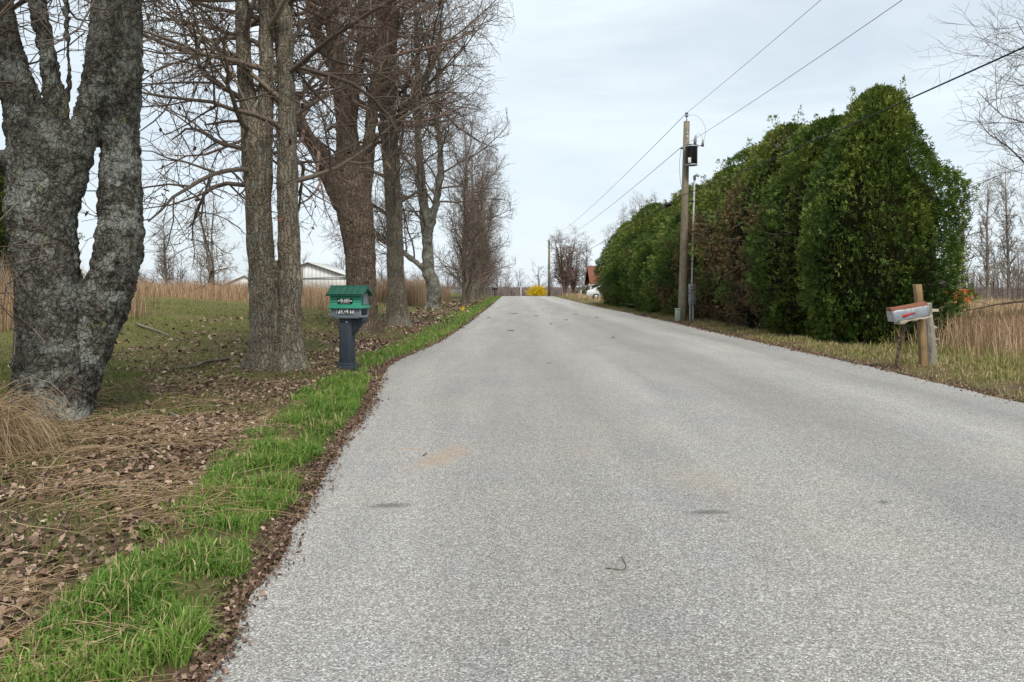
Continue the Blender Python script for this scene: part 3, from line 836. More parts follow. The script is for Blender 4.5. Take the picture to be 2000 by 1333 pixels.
# ------------------------------------------------------------------ the arborvitae hedge
def cedar_mesh(seed, H, R, nsp, brown=0.0, size=(0.065, 0.145), ex=5.0):
    rng = np.random.default_rng(seed)
    def radius(u, th, z):
        p = R * (0.80 + 0.20 * np.sin(np.pi * np.clip(u * 1.25, 0, 1))) * (1 - np.clip(u, 0, 1) ** ex) ** 0.6
        q = np.stack([np.cos(th) * 1.9, np.sin(th) * 1.9, z * 0.85], 1)
        return p * (1 + 0.36 * (vnoise(q, seed) - 0.55) + 0.34 * (vnoise(q * 2.3, seed + 1) - 0.5) + 0.22 * (vnoise(q * 5.0, seed + 2) - 0.5))
    z = rng.random(nsp) ** 0.92 * H * 0.995
    th = rng.random(nsp) * 2 * math.pi
    r = radius(z / H, th, z)
    dep = rng.random(nsp) ** 2.2 * 0.60 - 0.16 * rng.random(nsp) ** 2
    rr = np.maximum(r - dep, 0.02)
    P = np.stack([np.cos(th) * rr, np.sin(th) * rr, z], 1)
    hole = vnoise(P * 1.5 + 3, seed + 11) * 0.6 + vnoise(P * 3.4, seed + 12) * 0.4
    kp = (hole > 0.41) | (dep > 0.30) | (rng.random(nsp) < 0.15)
    P, th, dep = P[kp], th[kp], dep[kp]
    # small upright spires all over the upper half break the outline
    ns_, per = 36, 34
    su = 0.42 + 0.56 * rng.random(ns_); sa = rng.random(ns_) * 2 * math.pi
    sr_ = radius(su, sa, su * H) * 0.93
    sp_ = np.stack([np.cos(sa) * sr_, np.sin(sa) * sr_, su * H], 1)
    g = np.repeat(np.arange(ns_), per); hh = rng.random(len(g))
    ht = (0.22 + 0.40 * rng.random(ns_) * (0.4 + 0.6 * su))[g]
    wd = 0.13 * (1 - hh) + 0.015
    lx = np.stack([np.cos(sa) * 0.25, np.sin(sa) * 0.25, np.ones(ns_)], 1)[g]
    nl = len(g)
    P = np.vstack([P, sp_[g] + lx * (hh * ht)[:, None] + rng.normal(0, 1, (nl, 3)) * wd[:, None] * np.array([1, 1, 0.4])])
    th = np.concatenate([th, rng.random(nl) * 6.28]); dep = np.concatenate([dep, np.zeros(nl)])
    N = len(P)
    out = np.stack([np.cos(th), np.sin(th), np.zeros(N)], 1)
    top = np.clip((P[:, 2] / H - 0.7) / 0.3, 0, 1)[:, None]
    dirv = unit(out * (1 - 0.4 * top) + np.array([0, 0, 0.45]) + 0.6 * top * np.array([0, 0, 1]) + rng.normal(0, 0.45, (N, 3)))
    side = unit(np.cross(dirv, rng.normal(size=(N, 3))))
    nrm = np.cross(dirv, side)
    S = rng.uniform(size[0], size[1], N)
    S[-nl:] *= 0.75
    q = P * 1.1
    clump = vnoise(q, seed + 4)
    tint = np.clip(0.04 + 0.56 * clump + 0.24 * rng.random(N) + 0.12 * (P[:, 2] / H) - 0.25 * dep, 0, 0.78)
    if brown:
        bm = vnoise(P * 0.9 + 5, seed + 6) + 0.6 * (0.66 - P[:, 2] / H) + 0.25 * rng.random(N) > (1.22 - 0.62 * brown)
        tint = np.where(bm, 0.86 + 0.14 * rng.random(N), tint)
        S = np.where(bm, S * 0.75, S)
    a = Acc()
    rows, Qs = [], []
    angs = np.radians([-45, 0, 45]); lens = [0.75, 1.0, 0.75]
    for ag, ln in zip(angs, lens):
        jit = ag + rng.normal(0, 0.12, N)
        dd = np.cos(jit)[:, None] * dirv + np.sin(jit)[:, None] * side
        pp = np.cos(jit)[:, None] * side - np.sin(jit)[:, None] * dirv
        st = P + dirv * (0.18 * S * (1 - abs(ag)))[:, None]
        L_ = (S * ln * rng.uniform(0.8, 1.15, N))[:, None]
        w = (S * 0.14)[:, None]
        droop = np.array([0, 0, -0.12]) * L_
        rows += [st, st + dd * L_ * 0.5 + pp * w + nrm * w * 0.5, st + dd * L_ + droop, st + dd * L_ * 0.5 - pp * w]
    V = np.stack(rows, 1)
    b = np.arange(N)[:, None] * 12
    Q = np.concatenate([b + np.array([[4 * i, 4 * i + 1, 4 * i + 2, 4 * i + 3]]) for i in range(3)])
    a.add(V.reshape(-1, 3), Q, None, np.repeat(tint, 12))
    me = a.mesh('crown')
    # closed core surface, painted near-black as the shade among dead inner foliage
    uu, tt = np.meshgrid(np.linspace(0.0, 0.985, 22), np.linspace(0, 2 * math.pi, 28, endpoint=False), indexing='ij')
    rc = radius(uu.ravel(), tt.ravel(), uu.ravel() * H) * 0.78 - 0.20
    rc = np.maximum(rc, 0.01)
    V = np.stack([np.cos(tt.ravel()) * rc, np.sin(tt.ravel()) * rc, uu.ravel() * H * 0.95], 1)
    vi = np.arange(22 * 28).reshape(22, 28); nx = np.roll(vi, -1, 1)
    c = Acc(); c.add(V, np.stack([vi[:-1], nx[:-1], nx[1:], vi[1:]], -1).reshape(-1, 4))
    core = c.mesh('inner_shade_core', True)
    # trunk and bare dead twigs that poke out of the face
    st = np.array([[[0, 0, -0.2], [0.03, 0, 1.5], [0, 0.04, 3.2], [0, 0, H * 0.9]]]); sr = np.array([[0.13, 0.11, 0.07, 0.01]])
    t = Acc(); tubes(t, st, sr, 8)
    tm = t.mesh('trunk', True)
    nt = int(60 + 420 * brown)
    tz = rng.random(nt) * H * (0.65 if brown else 0.9) + 0.1; ta = rng.random(nt) * 6.283
    r1 = radius(tz / H, ta, tz)
    p0 = np.stack([np.cos(ta) * r1 * 0.5, np.sin(ta) * r1 * 0.5, tz], 1)
    dd = unit(np.stack([np.cos(ta), np.sin(ta), rng.normal(0.1, 0.5, nt)], 1) + rng.normal(0, .45, (nt, 3)))
    ln = (r1 * 0.5 + rng.uniform(-0.25, 0.12, nt))[:, None]
    TP = np.stack([p0, p0 + dd * ln * 0.5 + rng.normal(0, .05, (nt, 3)), p0 + dd * ln + rng.normal(0, .08, (nt, 3))], 1)
    ta_ = Acc(); tubes(ta_, TP, np.tile(np.array([[0.012, 0.008, 0.003]]), (nt, 1)), 3, rng.random(nt))
    return me, core, tm, ta_.mesh('dead_twigs')

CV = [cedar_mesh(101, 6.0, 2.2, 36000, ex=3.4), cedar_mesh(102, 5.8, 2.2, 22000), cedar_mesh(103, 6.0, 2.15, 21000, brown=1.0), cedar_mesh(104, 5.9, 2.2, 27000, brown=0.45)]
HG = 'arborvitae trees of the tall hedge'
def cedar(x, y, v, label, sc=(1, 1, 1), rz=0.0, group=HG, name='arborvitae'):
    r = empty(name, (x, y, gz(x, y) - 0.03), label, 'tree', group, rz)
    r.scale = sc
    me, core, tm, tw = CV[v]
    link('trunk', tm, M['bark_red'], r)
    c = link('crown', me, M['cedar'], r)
    link('inner_shade_core', core, M['cedar_core'], c)
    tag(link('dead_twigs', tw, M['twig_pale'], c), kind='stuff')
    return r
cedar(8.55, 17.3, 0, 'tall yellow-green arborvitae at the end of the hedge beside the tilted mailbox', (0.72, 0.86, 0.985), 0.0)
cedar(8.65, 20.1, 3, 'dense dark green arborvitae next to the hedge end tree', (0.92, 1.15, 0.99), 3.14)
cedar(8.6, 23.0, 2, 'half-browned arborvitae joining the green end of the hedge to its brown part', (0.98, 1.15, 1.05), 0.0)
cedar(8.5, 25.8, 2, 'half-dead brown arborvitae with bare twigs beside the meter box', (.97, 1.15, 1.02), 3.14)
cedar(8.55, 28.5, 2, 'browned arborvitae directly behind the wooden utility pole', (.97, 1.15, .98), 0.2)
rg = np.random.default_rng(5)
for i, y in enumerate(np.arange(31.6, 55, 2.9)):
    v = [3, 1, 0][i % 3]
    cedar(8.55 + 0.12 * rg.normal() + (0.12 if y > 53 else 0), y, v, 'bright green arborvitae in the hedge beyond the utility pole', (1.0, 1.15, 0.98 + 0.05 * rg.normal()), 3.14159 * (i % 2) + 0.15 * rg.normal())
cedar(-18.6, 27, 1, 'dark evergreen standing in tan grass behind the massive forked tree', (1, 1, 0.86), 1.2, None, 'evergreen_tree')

# ------------------------------------------------------------------ ground cover
def blades(acc, rng, X, Y, h, w, lean=0.35, tint=None, zoff=-0.01, bend=1.0, z=None):
    N = len(X)
    if z is None: z = ground_z(X, Y)
    P = np.stack([X, Y, z + zoff], 1)
    a = rng.random(N) * 2 * math.pi
    ld = np.stack([np.cos(a), np.sin(a), np.zeros(N)], 1)
    ln = (np.abs(rng.normal(0, lean, N)) * h)[:, None]
    b = a + rng.normal(math.pi / 2, 0.5, N)
    sd = np.stack([np.cos(b), np.sin(b), np.zeros(N)], 1) * (w * 0.5)[:, None]
    up = np.array([0, 0, 1.0]) * h[:, None]
    mid = P + up * 0.6 + ld * ln * 0.35 * bend
    tip = P + up * np.clip(1 - 0.4 * ln / h[:, None], 0.25, 1) + ld * ln
    V = np.stack([P - sd, P + sd, mid + sd * 0.8, mid - sd * 0.8, tip], 1)
    i = np.arange(N)[:, None] * 5
    acc.add(V.reshape(-1, 3), i + np.array([[0, 1, 2, 3]]), i + np.array([[3, 2, 4]]), np.repeat(rng.random(N) if tint is None else np.clip(tint, 0, 1), 5))

def scatter(rng, n, x0, x1, y0, y1, pw=1.0):
    """random spots, denser towards the viewer's end of the stretch when pw > 1"""
    return rng.uniform(x0, x1, n), y0 + (y1 - y0) * rng.random(n) ** pw

rng = np.random.default_rng(71)
# bright strip of grass along the left edge of the road
a = Acc()
for (n, y0, y1, pw, hs) in ((60000, 1.6, 10.2, 1.6, 1.15), (26000, 10.6, 34, 1.5, 1.15), (16000, 34, 118, 1.3, 1.6)):
    Y = y0 + (y1 - y0) * rng.random(n) ** pw
    le = left_edge(Y)
    wd = 0.70 + 0.34 * (n2(Y * 0, Y, 0.5, 31) - 0.5) + np.clip((Y - 12) / 40, 0, 0.45)
    inn = 0.07 + 0.13 * n2(Y * 0 + 4, Y, 1.6, 32)
    u = rng.random(n)
    t = inn + wd * (u ** 0.85)
    X = le - t
    gap = np.clip((np.abs(Y - 11.0) - 0.5) / 0.8, 0, 1)           # worn spot by the mailbox
    tuft = n2(X, Y, 5.5, 33)
    keep = rng.random(n) < np.clip((tuft - 0.25) * 2.8, 0.07, 1) * (0.12 + 0.85 * gap) * np.clip((1.12 - u) * 2.5, 0.1, 1)
    X, Y, tuft, u = X[keep], Y[keep], tuft[keep], u[keep]
    N = len(X)
    h = (0.03 + 0.13 * tuft ** 1.5 + 0.07 * rng.random(N) ** 2) * (0.6 + 0.45 * rng.random(N)) * (1.1 - 0.35 * u)
    w = rng.uniform(0.0032, 0.0060, N) * hs * (1 + Y / 18)
    tint = 0.05 + 0.45 * n2(X, Y, 3.0, 34) + 0.35 * rng.random(N) + 0.15 * np.clip(1 - Y / 5, 0, 1)
    tint = np.where(rng.random(N) < 0.10 + 0.12 * n2(X, Y, 2.0, 35), 0.9 + 0.1 * rng.random(N), tint)
    blades(a, rng, X, Y, h, w, 0.85, tint)
tag(link('verge_grass', a.mesh('verge_grass'), M['grass']), 'strip of fresh bright green grass along the left road edge', 'grass', kind='stuff')

# thin turf between the trees and out into the meadow
a = Acc()
for (n, x0, x1, y0, y1, pw) in ((34000, -6.5, -1.7, 1.8, 11, 0.8), (40000, -13, -1.9, 9, 24, 1.2), (24000, -22, -2.2, 20, 40, 1.0), (12000, -9, -1.8, 38, 118, 1.0)):
    X, Y = scatter(rng, n, x0, x1, y0, y1, pw)
    t = left_edge(Y) - X
    pt = n2(X, Y, 0.8, 41) * 0.6 + n2(X, Y, 2.6, 42) * 0.4
    far = np.clip((t - 1.6) / 3, 0, 1)
    keep = (rng.random(n) < np.clip((pt - 0.40 - 0.03 * np.clip(1 - (Y - 3) / 3, 0, 1) + 0.2 * far) * 4.0, 0.08, 1)) & (t > 0.5)
    X, Y, pt = X[keep], Y[keep], pt[keep]
    N = len(X)
    h = rng.uniform(0.025, 0.075, N) * (0.8 + 0.5 * pt)
    w = rng.uniform(0.003, 0.006, N) * (1 + Y / 13)
    blades(a, rng, X, Y, h, w, 0.7, -0.08 + 0.6 * rng.random(N) + 0.6 * (0.6 - pt))
tag(link('turf', a.mesh('turf'), M['thatch']), 'patchy thin green turf under the roadside trees and in the meadow', 'grass', kind='stuff')

# russet meadow grass at the back of the bank
a = Acc()
def meadow(n, x0, x1, y0, y1, h0, h1, thr=0.3, sc=0.5, wd=0.010, lean=0.28):
    X, Y = scatter(rng, n, x0, x1, y0, y1)
    pt = n2(X, Y, sc, 51)
    k = rng.random(n) < np.clip((pt - thr) * 4, 0, 1)
    X, Y, pt = X[k], Y[k], pt[k]; N = len(X)
    h = (h0 + (h1 - h0) * rng.random(N) ** 1.6) * (0.55 + 0.8 * pt)
    blades(a, rng, X, Y, h, rng.uniform(0.7, 1.3, N) * wd, lean, rng.random(N))
meadow(24000, -34, -7.2, 28.0, 38, 0.2, 0.9, 0.12, 0.6, 0.015)
meadow(8000, -60, -9, 36, 60, 0.5, 1.0, 0.2, 0.3, 0.024)
meadow(9000, -15, -8.6, 12.5, 18.5, 0.7, 1.25, 0.3, 0.5, 0.010)
meadow(7000, -8, -5.2, 42, 64, 0.8, 1.6, 0.15, 0.3, 0.028, 0.12)
tag(link('meadow_grass', a.mesh('meadow_grass'), M['rust_straw']), 'tall russet dry grass at the back of the meadow', 'grass', kind='stuff')

# right-hand verge and rough field
a = Acc(); b = Acc()
for (n, y0, y1, pw) in ((16000, 6.5, 14, 1.0), (16000, 14, 34, 1.3), (9000, 34, 110, 1.0)):
    Y = y0 + (y1 - y0) * rng.random(n) ** pw
    t = 0.10 + rng.random(n) ** 0.8 * np.where(Y < 15.5, 2.6, np.where(Y < 58, 1.15, 3.5))
    X = right_edge(Y) + t
    pt = n2(X, Y, 1.3, 61)
    k = rng.random(n) < np.clip((pt - 0.25) * 3, 0.1, 1)
    X, Y, pt, t = X[k], Y[k], pt[k], t[k]; N = len(X)
    h = rng.uniform(0.03, 0.13, N) * (0.4 + pt) * np.clip(0.4 + 0.8 * t, 0.4, 1.4)
    dry = rng.random(N) < np.clip(0.74 - 0.75 * pt - 0.10 * t, 0.10, 0.9)
    w = rng.uniform(0.004, 0.007, N) * (1 + Y / 14)
    for acc, m in ((a, ~dry), (b, dry)):
        blades(acc, rng, X[m], Y[m], h[m] * (1.0 if acc is a else 1.15), w[m], 0.7, 0.25 + 0.6 * rng.random(m.sum()))
# long stems leaning in the field behind the tilted mailbox
def field(n, x0, x1, y0, y1, h0, h1, acc, wd, lean, tl=(0, 1), thr=0.3, sc=0.6):
    X, Y = scatter(rng, n, x0, x1, y0, y1)
    pt = n2(X, Y, sc, 62)
    k = (rng.random(n) < np.clip((pt - thr) * 4, 0, 1)) & (X > 6.6) & ~((X > 6.2) & (X < 10.2) & (Y > 16) & (Y < 59))
    X, Y = X[k], Y[k]; N = len(X)
    blades(acc, rng, X, Y, rng.uniform(h0, h1, N), rng.uniform(0.7, 1.3, N) * wd, lean, tl[0] + (tl[1] - tl[0]) * rng.random(N))
field(9000, 7.4, 17, 7.5, 15, 0.12, 0.34, a, 0.008, 0.6, (0.2, 0.8))
field(3200, 7.9, 20, 12, 17, 0.35, 0.75, b, 0.008, 0.5)
tag(link('field_grass', a.mesh('field_grass'), M['thatch']), 'rough green grass on the right verge under the hedge and mailbox', 'grass', kind='stuff')
tag(link('dry_verge_grass', b.mesh('dry_verge_grass'), M['straw']), 'bleached dry grass along the right verge', 'grass', kind='stuff')
a = Acc()
field(13000, 8.9, 22, 13.4, 19.5, 0.5, 0.95, a, 0.011, 0.3, (0, 0.9), 0.2)
field(12000, 12, 48, 26, 50, 0.3, 0.8, a, 0.03, 0.35, (0.3, 1.0), 0.15)
tag(link('broomsedge', a.mesh('broomsedge'), M['rust_straw']), 'stand of pinkish-brown broomsedge behind the tilted mailbox', 'grass', kind='stuff')

# far verge beyond the hedge
a = Acc()
X, Y = scatter(rng, 9000, 7.5, 22, 66, 118)
blades(a, rng, X, Y, rng.uniform(0.25, 0.7, len(X)), rng.uniform(0.03, 0.06, len(X)), 0.4, 0.3 + 0.7 * rng.random(len(X)))
tag(link('far_verge_grass', a.mesh('far_verge_grass'), M['straw']), 'tan grass on the bank beyond the hedge near the far pole', 'grass', kind='stuff')

# fallen leaves
a = Acc()
for (n, x0, x1, y0, y1, pw, s0, s1) in ((17500, -5.2, -1.2, 1.7, 7, 1.2, 0.02, 0.055), (14500, -6.5, -1.4, 6, 13, 1.0, 0.026, 0.06), (13000, -8, -1.7, 12, 26, 1.0, 0.06, 0.11), (7000, -7, -1.6, 26, 75, 1.0, 0.10, 0.2)):
    X, Y = scatter(rng, n, x0, x1, y0, y1, pw)
    t = left_edge(Y) - X
    pt = n2(X, Y, 0.8, 41) * 0.6 + n2(X, Y, 2.6, 42) * 0.4
    k = (t > 0.6) & (rng.random(n) < np.clip((0.60 + 0.16 * np.clip(1 - (Y - 4) / 3, 0, 1) - pt) * 4.2, 0.08, 1) * np.clip(1.15 - (t - 1.3) / 2.6, 0.24, 1))
    X, Y = X[k], Y[k]; N = len(X)
    P = np.stack([X, Y, ground_z(X, Y) + rng.uniform(0.004, 0.028, N)], 1)
    tn = np.clip(rng.beta(1.7, 2.2, N) + 0.12 * (n2(X, Y, 1.1, 43) - 0.5), 0, 1)
    leaf_cards(a, rng, P, rng.uniform(s0, s1, N), 0.85, tn, simple=y0 > 10)
X, Y = scatter(rng, 13000, -4.6, -1.4, 1.7, 8.5, 1.1)
k = left_edge(Y) - X > 0.55
X, Y = X[k], Y[k]
leaf_cards(a, rng, np.stack([X, Y, ground_z(X, Y) + rng.uniform(0.002, 0.014, len(X))], 1), rng.uniform(0.010, 0.030, len(X)), 0.8, np.clip(rng.beta(1.3, 2.4, len(X)), 0, 1), simple=True)
# leaf crumbs blown against both road edges
for (n, side, y0, y1, pw) in ((9500, -1, 1.7, 13, 1.3), (1800, -1, 13, 60, 1.2), (7000, 1, 6.5, 34, 1.1)):
    Y = y0 + (y1 - y0) * rng.random(n) ** pw
    e = left_edge(Y) if side < 0 else right_edge(Y)
    X = e + side * (rng.normal(0.055, 0.05, n) * (1 if side < 0 else 2.4) * (0.6 + n2(Y * 0, Y, 2.2, 44)))
    X = np.where((side < 0) & (np.abs(Y - 10.9) < 0.9), X - 0.25 * rng.random(n), X)
    zz = np.maximum(ground_z(X, Y), np.where(side * (X - e) < 0, 0.016, -1) + 0.0) + rng.uniform(0.002, 0.014, n)
    leaf_cards(a, rng, np.stack([X, Y, zz], 1), rng.uniform(0.006, 0.024, n) * (1 + Y / 14), 0.7, np.clip(rng.beta(1.4, 3.4, n), 0, 1), simple=True)
tag(link('leaf_litter', a.mesh('leaf_litter'), M['litter']), 'brown fallen leaves under the trees and along the road edges', 'leaves', kind='stuff')

# dry stems lying in loops over the leaves
a = Acc()
def stems(n, x0, x1, y0, y1, l0, l1, rad, thr=0.45):
    X, Y = scatter(rng, n, x0, x1, y0, y1, 1.2)
    k = (n2(X, Y, 1.2, 45) > thr) & (left_edge(Y) - X > 0.55)
    X, Y = X[k], Y[k]; N = len(X)
    yaw = rng.normal(0.3, 0.9, N); cv = rng.normal(0, 2.4, N); ln = rng.uniform(l0, l1, N)
    m = 7
    P = np.empty((N, m, 3)); x, y = X.copy(), Y.copy()
    hgt = rng.uniform(0.012, 0.05, N)
    for j in range(m):
        P[:, j, 0], P[:, j, 1] = x, y
        P[:, j, 2] = ground_z(x, y) + 0.012 + hgt * np.sin(math.pi * j / (m - 1))
        x = x + np.cos(yaw) * ln / (m - 1); y = y + np.sin(yaw) * ln / (m - 1)
        yaw = yaw + cv / (m - 1) + rng.normal(0, 0.12, N)
    R = np.outer(rng.uniform(0.7, 1.2, N) * rad, np.linspace(1, 0.45, m))
    tubes(a, P, R, 3, rng.random(N))
stems(2000, -4.0, -1.3, 1.8, 6.6, 0.2, 0.8, 0.0026, 0.34)
stems(500, -4.6, -1.9, 6.0, 12, 0.15, 0.5, 0.003, 0.5)
stems(900, -2.3, -1.05, 1.8, 8, 0.08, 0.3, 0.0016, 0.2)
tag(link('dry_stems', a.mesh('dry_stems'), M['straw']), 'pale dry grass stems lying in loops over the leaf litter', 'stems', kind='stuff')

# fountain clump of dry ornamental grass at the foot of the forked tree
def clump():
    rng = np.random.default_rng(81)
    a = Acc()
    N = 1100; m = 9
    az = rng.random(N) * 2 * math.pi
    ln = rng.uniform(0.45, 0.95, N); el = rng.uniform(0.75, 1.5, N)
    P = np.empty((N, m, 3)); P[:, 0] = np.stack([rng.normal(0, .09, N), rng.normal(0, .09, N), np.zeros(N)], 1)
    cvt = rng.uniform(0.28, 0.46, N) * (1.5 - 0.5 * ln)
    for j in range(1, m):
        st = ln / (m - 1)
        P[:, j] = P[:, j - 1] + np.stack([np.cos(az) * np.cos(el), np.sin(az) * np.cos(el), np.sin(el)], 1) * st[:, None]
        P[:, j, 2] = np.maximum(P[:, j, 2], 0.01)
        el = el - cvt + rng.normal(0, 0.05, N); el = np.maximum(el, -1.4); az = az + rng.normal(0, 0.08, N)
    tubes(a, P, np.outer(rng.uniform(0.0013, 0.0024, N), np.linspace(1, 0.5, m)), 3, rng.random(N))
    return a.mesh('dry_grass_clump')
o = link('dry_grass_clump', clump(), M['straw'])
o.location = (-3.72, 5.1, gz(-3.72, 5.1)); o.scale = (1.0, 1.0, 1.4)
tag(o, 'arching fountain clump of dry tan ornamental grass at the foot of the forked tree', 'grass clump')

# ------------------------------------------------------------------ fallen sticks, bits on the road
def stick(name, pts, r, mat, label, cat='stick', group=None, r2=None, k=6):
    pts = np.asarray(pts, float); c = pts.mean(0)
    p = chain(np.column_stack([pts - c, np.linspace(r, r2 or r * 0.5, len(pts))]), 10)
    a = Acc(); tubes(a, p[None, :, :3], p[None, :, 3], k, [0.5], cap=True)
    o = link(name, a.mesh(name, True), mat); o.location = c
    return tag(o, label, cat, group)
def onground(px, dz=0.02):
    return [(x, y, gz(x, y) + dz) for x, y in px]
stick('fallen_branch', onground([(-7.9, 15.6), (-7.5, 15.2), (-7.0, 14.7), (-6.6, 14.3)], .05), 0.028, M['twig_pale'], 'pale straight fallen branch on the turf between the first two trees')
stick('fallen_branch', onground([(-4.35, 11.4), (-4.5, 11.0), (-4.42, 10.6), (-4.38, 10.2), (-4.52, 9.9)], .05), 0.030, M['bark_grey'], 'crooked grey fallen branch lying left of the grey twin-trunk tree')
stick('fallen_branch', onground([(-3.2, 6.9), (-2.9, 6.6), (-2.6, 6.25), (-2.35, 5.9)], .02), 0.010, M['twig_pale'], 'thin fallen twig half buried in leaves below the grey tree')
stick('fallen_branch', onground([(6.7, 43.0), (7.1, 42.6), (7.5, 42.4)], .25), 0.04, M['twig_pale'], 'dead pale branch lying at the foot of the far hedge')
rr = np.random.default_rng(83)
for x, y, l in ((-0.62, 5.40, .14), (0.6, 11.6, .2), (0.0, 20.5, .5), (1.3, 24, .5), (2.0, 27, .6), (1.05, 31, .5), (0.1, 34, .6), (2.9, 33, .9), (1.7, 39, .7), (3.4, 29.5, .4), (2.4, 17.5, .25), (-0.9, 30, .6)):
    a0 = rr.random() * 3.1; l *= 0.55
    pts = [(x + math.cos(a0 + .4 * j) * l * (j - 1) / 2, y + math.sin(a0 + .4 * j) * l * (j - 1) / 2, road_z(x, y) + 0.006 + .01 * (j == 1)) for j in range(3)]
    stick('twig', pts, 0.005 + 0.010 * (y > 12), M['twig'], 'short dark broken twig lying on the road surface', 'twig', 'broken twigs scattered on the road')
stick('curved_stem', [(.40, 3.17, road_z(.4, 3.2) + .004), (.47, 3.14, road_z(.4, 3.2) + .006), (.49, 3.2, road_z(.4, 3.2) + .006), (.487, 3.3, road_z(.4, 3.2) + .004)], 0.0022, M['twig'], 'curved hooked brown stem alone on the chip-seal', 'twig')
a = Acc()
leaf_cards(a, np.random.default_rng(2), np.array([[0, 0, 0.05]]), np.array([0.5]), 1.0, np.array([.5]))
o = link('paper_scrap', a.mesh('paper_scrap'), flat('white_paper', (0.75, 0.75, 0.72))); o.location = (-3.55 - .8, 29.0, gz(-4.35, 29.0) + .02)
tag(o, 'crumpled white paper scrap on the leaves beyond the straight tree', 'litter')
a = Acc()
leaf_cards(a, np.random.default_rng(4), np.array([[0, 0, 0.06], [.1, .05, .1]]), np.array([0.4, .3]), .7, np.array([.5, .5]))
o = link('yellow_wrapper', a.mesh('yellow_wrapper'), flat('yellow_plastic', (0.75, 0.52, 0.05))); o.location = (-2.45, 38, gz(-2.45, 38) + .02)
tag(o, 'yellow wrapper lying at the edge of the green verge', 'litter')

# ------------------------------------------------------------------ green house-shaped mailbox
G = dict(roof=flat('dark_green_plastic', (0.012, 0.085, 0.055), 0.5, 0.4, var=0.3, sc=9), body=flat('green_plastic', (0.04, 0.29, 0.19), 0.5, 0.4, var=0.2, sc=8),
         grey=flat('blue_grey_plastic', (0.16, 0.185, 0.215), 0.6, 0.35, var=0.2, sc=8), post=flat('slate_plastic', (0.032, 0.042, 0.056), 0.55, 0.35, var=0.3, sc=7),
         black=flat('black_plastic', (0.008, 0.008, 0.009), 0.6), white=flat('white_sticker', (0.68, 0.69, 0.68), 0.5), door=flat('grey_door', (0.22, 0.225, 0.25), 0.5, 0.4, var=.15))
mx, my = -2.43, 10.95
mb = empty('house_mailbox', (mx, my, gz(mx, my) - 0.01), 'green house-shaped plastic mailbox with PIXLEY lettering on a slate post', 'mailbox', None, math.radians(-10))
# local axes: +x towards the road (door end), -y towards the viewer's side
def octo(h, c):
    return [(-h + c, -h), (h - c, -h), (h, -h + c), (h, h - c), (h - c, h), (-h + c, h), (-h, h - c), (-h, -h + c)]
part('post', G['post'], mb, lambda a: prism(a, octo(0.098, 0.030), 0.0, 0.79, 'z'), 0.006)
part('base_collar', G['post'], mb, lambda a: (prism(a, octo(0.128, 0.035), 0.0, 0.085, 'z'), prism(a, octo(0.116, 0.035), 0.086, 0.115, 'z')), 0.006)
part('bracket', G['post'], mb, lambda a: prism(a, [(0.09, 0.52), (0.29, 0.74), (0.29, 0.785), (0.09, 0.785)], -0.06, 0.06, 'y'), 0.006)
def disc(a, c, r, ax, t=0.006, k=16):
    an = np.arange(k) * 2 * math.pi / k
    if ax == 'y': prism(a, np.stack([c[0] + r * np.cos(an), c[2] + r * np.sin(an)], 1), c[1] - t, c[1] + t, 'y')
    else: prism(a, np.stack([c[1] + r * np.cos(an), c[2] + r * np.sin(an)], 1), c[0] - t, c[0] + t, 'x')
part('reflector', G['white'], mb, lambda a: disc(a, (0.03, -0.101, 0.72), 0.012, 'y'))
X0, X1, W = -0.205, 0.275, 0.155
def slot(a):
    w = W - 0.012; t = 0.014
    box(a, (X0 + .005, -w, 0.80), (X1 - .02, -w + t, 0.925)); box(a, (X0 + .005, w - t, 0.80), (X1 - .02, w, 0.925))
    box(a, (X0 + .005, -w + t, 0.80), (X0 + .02, w - t, 0.925))
    prism(a, [(X0 + .005, 0.80), (X0 + .04, 0.772), (X1 - .05, 0.772), (X1 - .02, 0.80), (X1 - .02, 0.812), (X0 + .005, 0.812)], -w, w, 'y')
sl = part('newspaper_slot', G['grey'], mb, slot, 0.004)
part('slot_frame', G['door'], sl, lambda a: (box(a, (X1 - .032, -W + .004, .79), (X1 - .004, -W + .03, .92)), box(a, (X1 - .032, W - .03, .79), (X1 - .004, W - .004, .92)), box(a, (X1 - .032, -W + .03, .785), (X1 - .004, W - .03, .812))), 0.004)
part('belt_moulding', G['body'], mb, lambda a: (box(a, (X0 - .022, -W - .022, 0.915), (X1 + .022, W + .022, 0.950)), box(a, (X0 - .012, -W - .012, 0.951), (X1 + .012, W + .012, 0.966))), 0.008)
bd = part('body', G['body'], mb, lambda a: prism(a, [(-W + .006, .96), (W - .006, .96), (W - .006, 1.13), (.09, 1.20), (-.09, 1.20), (-W + .006, 1.13)], X0 + .004, X1 - .006, 'x'))
for i in range(4):
    z0 = 0.967 + i * 0.041
    part('siding_board', G['body'], bd, lambda a: prism(a, [(-W - .001, z0), (-W + .012, z0), (-W + .012, z0 + .039), (-W + .005, z0 + .039)], X0 + .002, X1 - .004, 'x'), 0.0015)
    part('siding_board', G['body'], bd, lambda a: prism(a, [(W + .001, z0), (W - .012, z0), (W - .012, z0 + .039), (W - .005, z0 + .039)], X0 + .002, X1 - .004, 'x'), 0.0015)
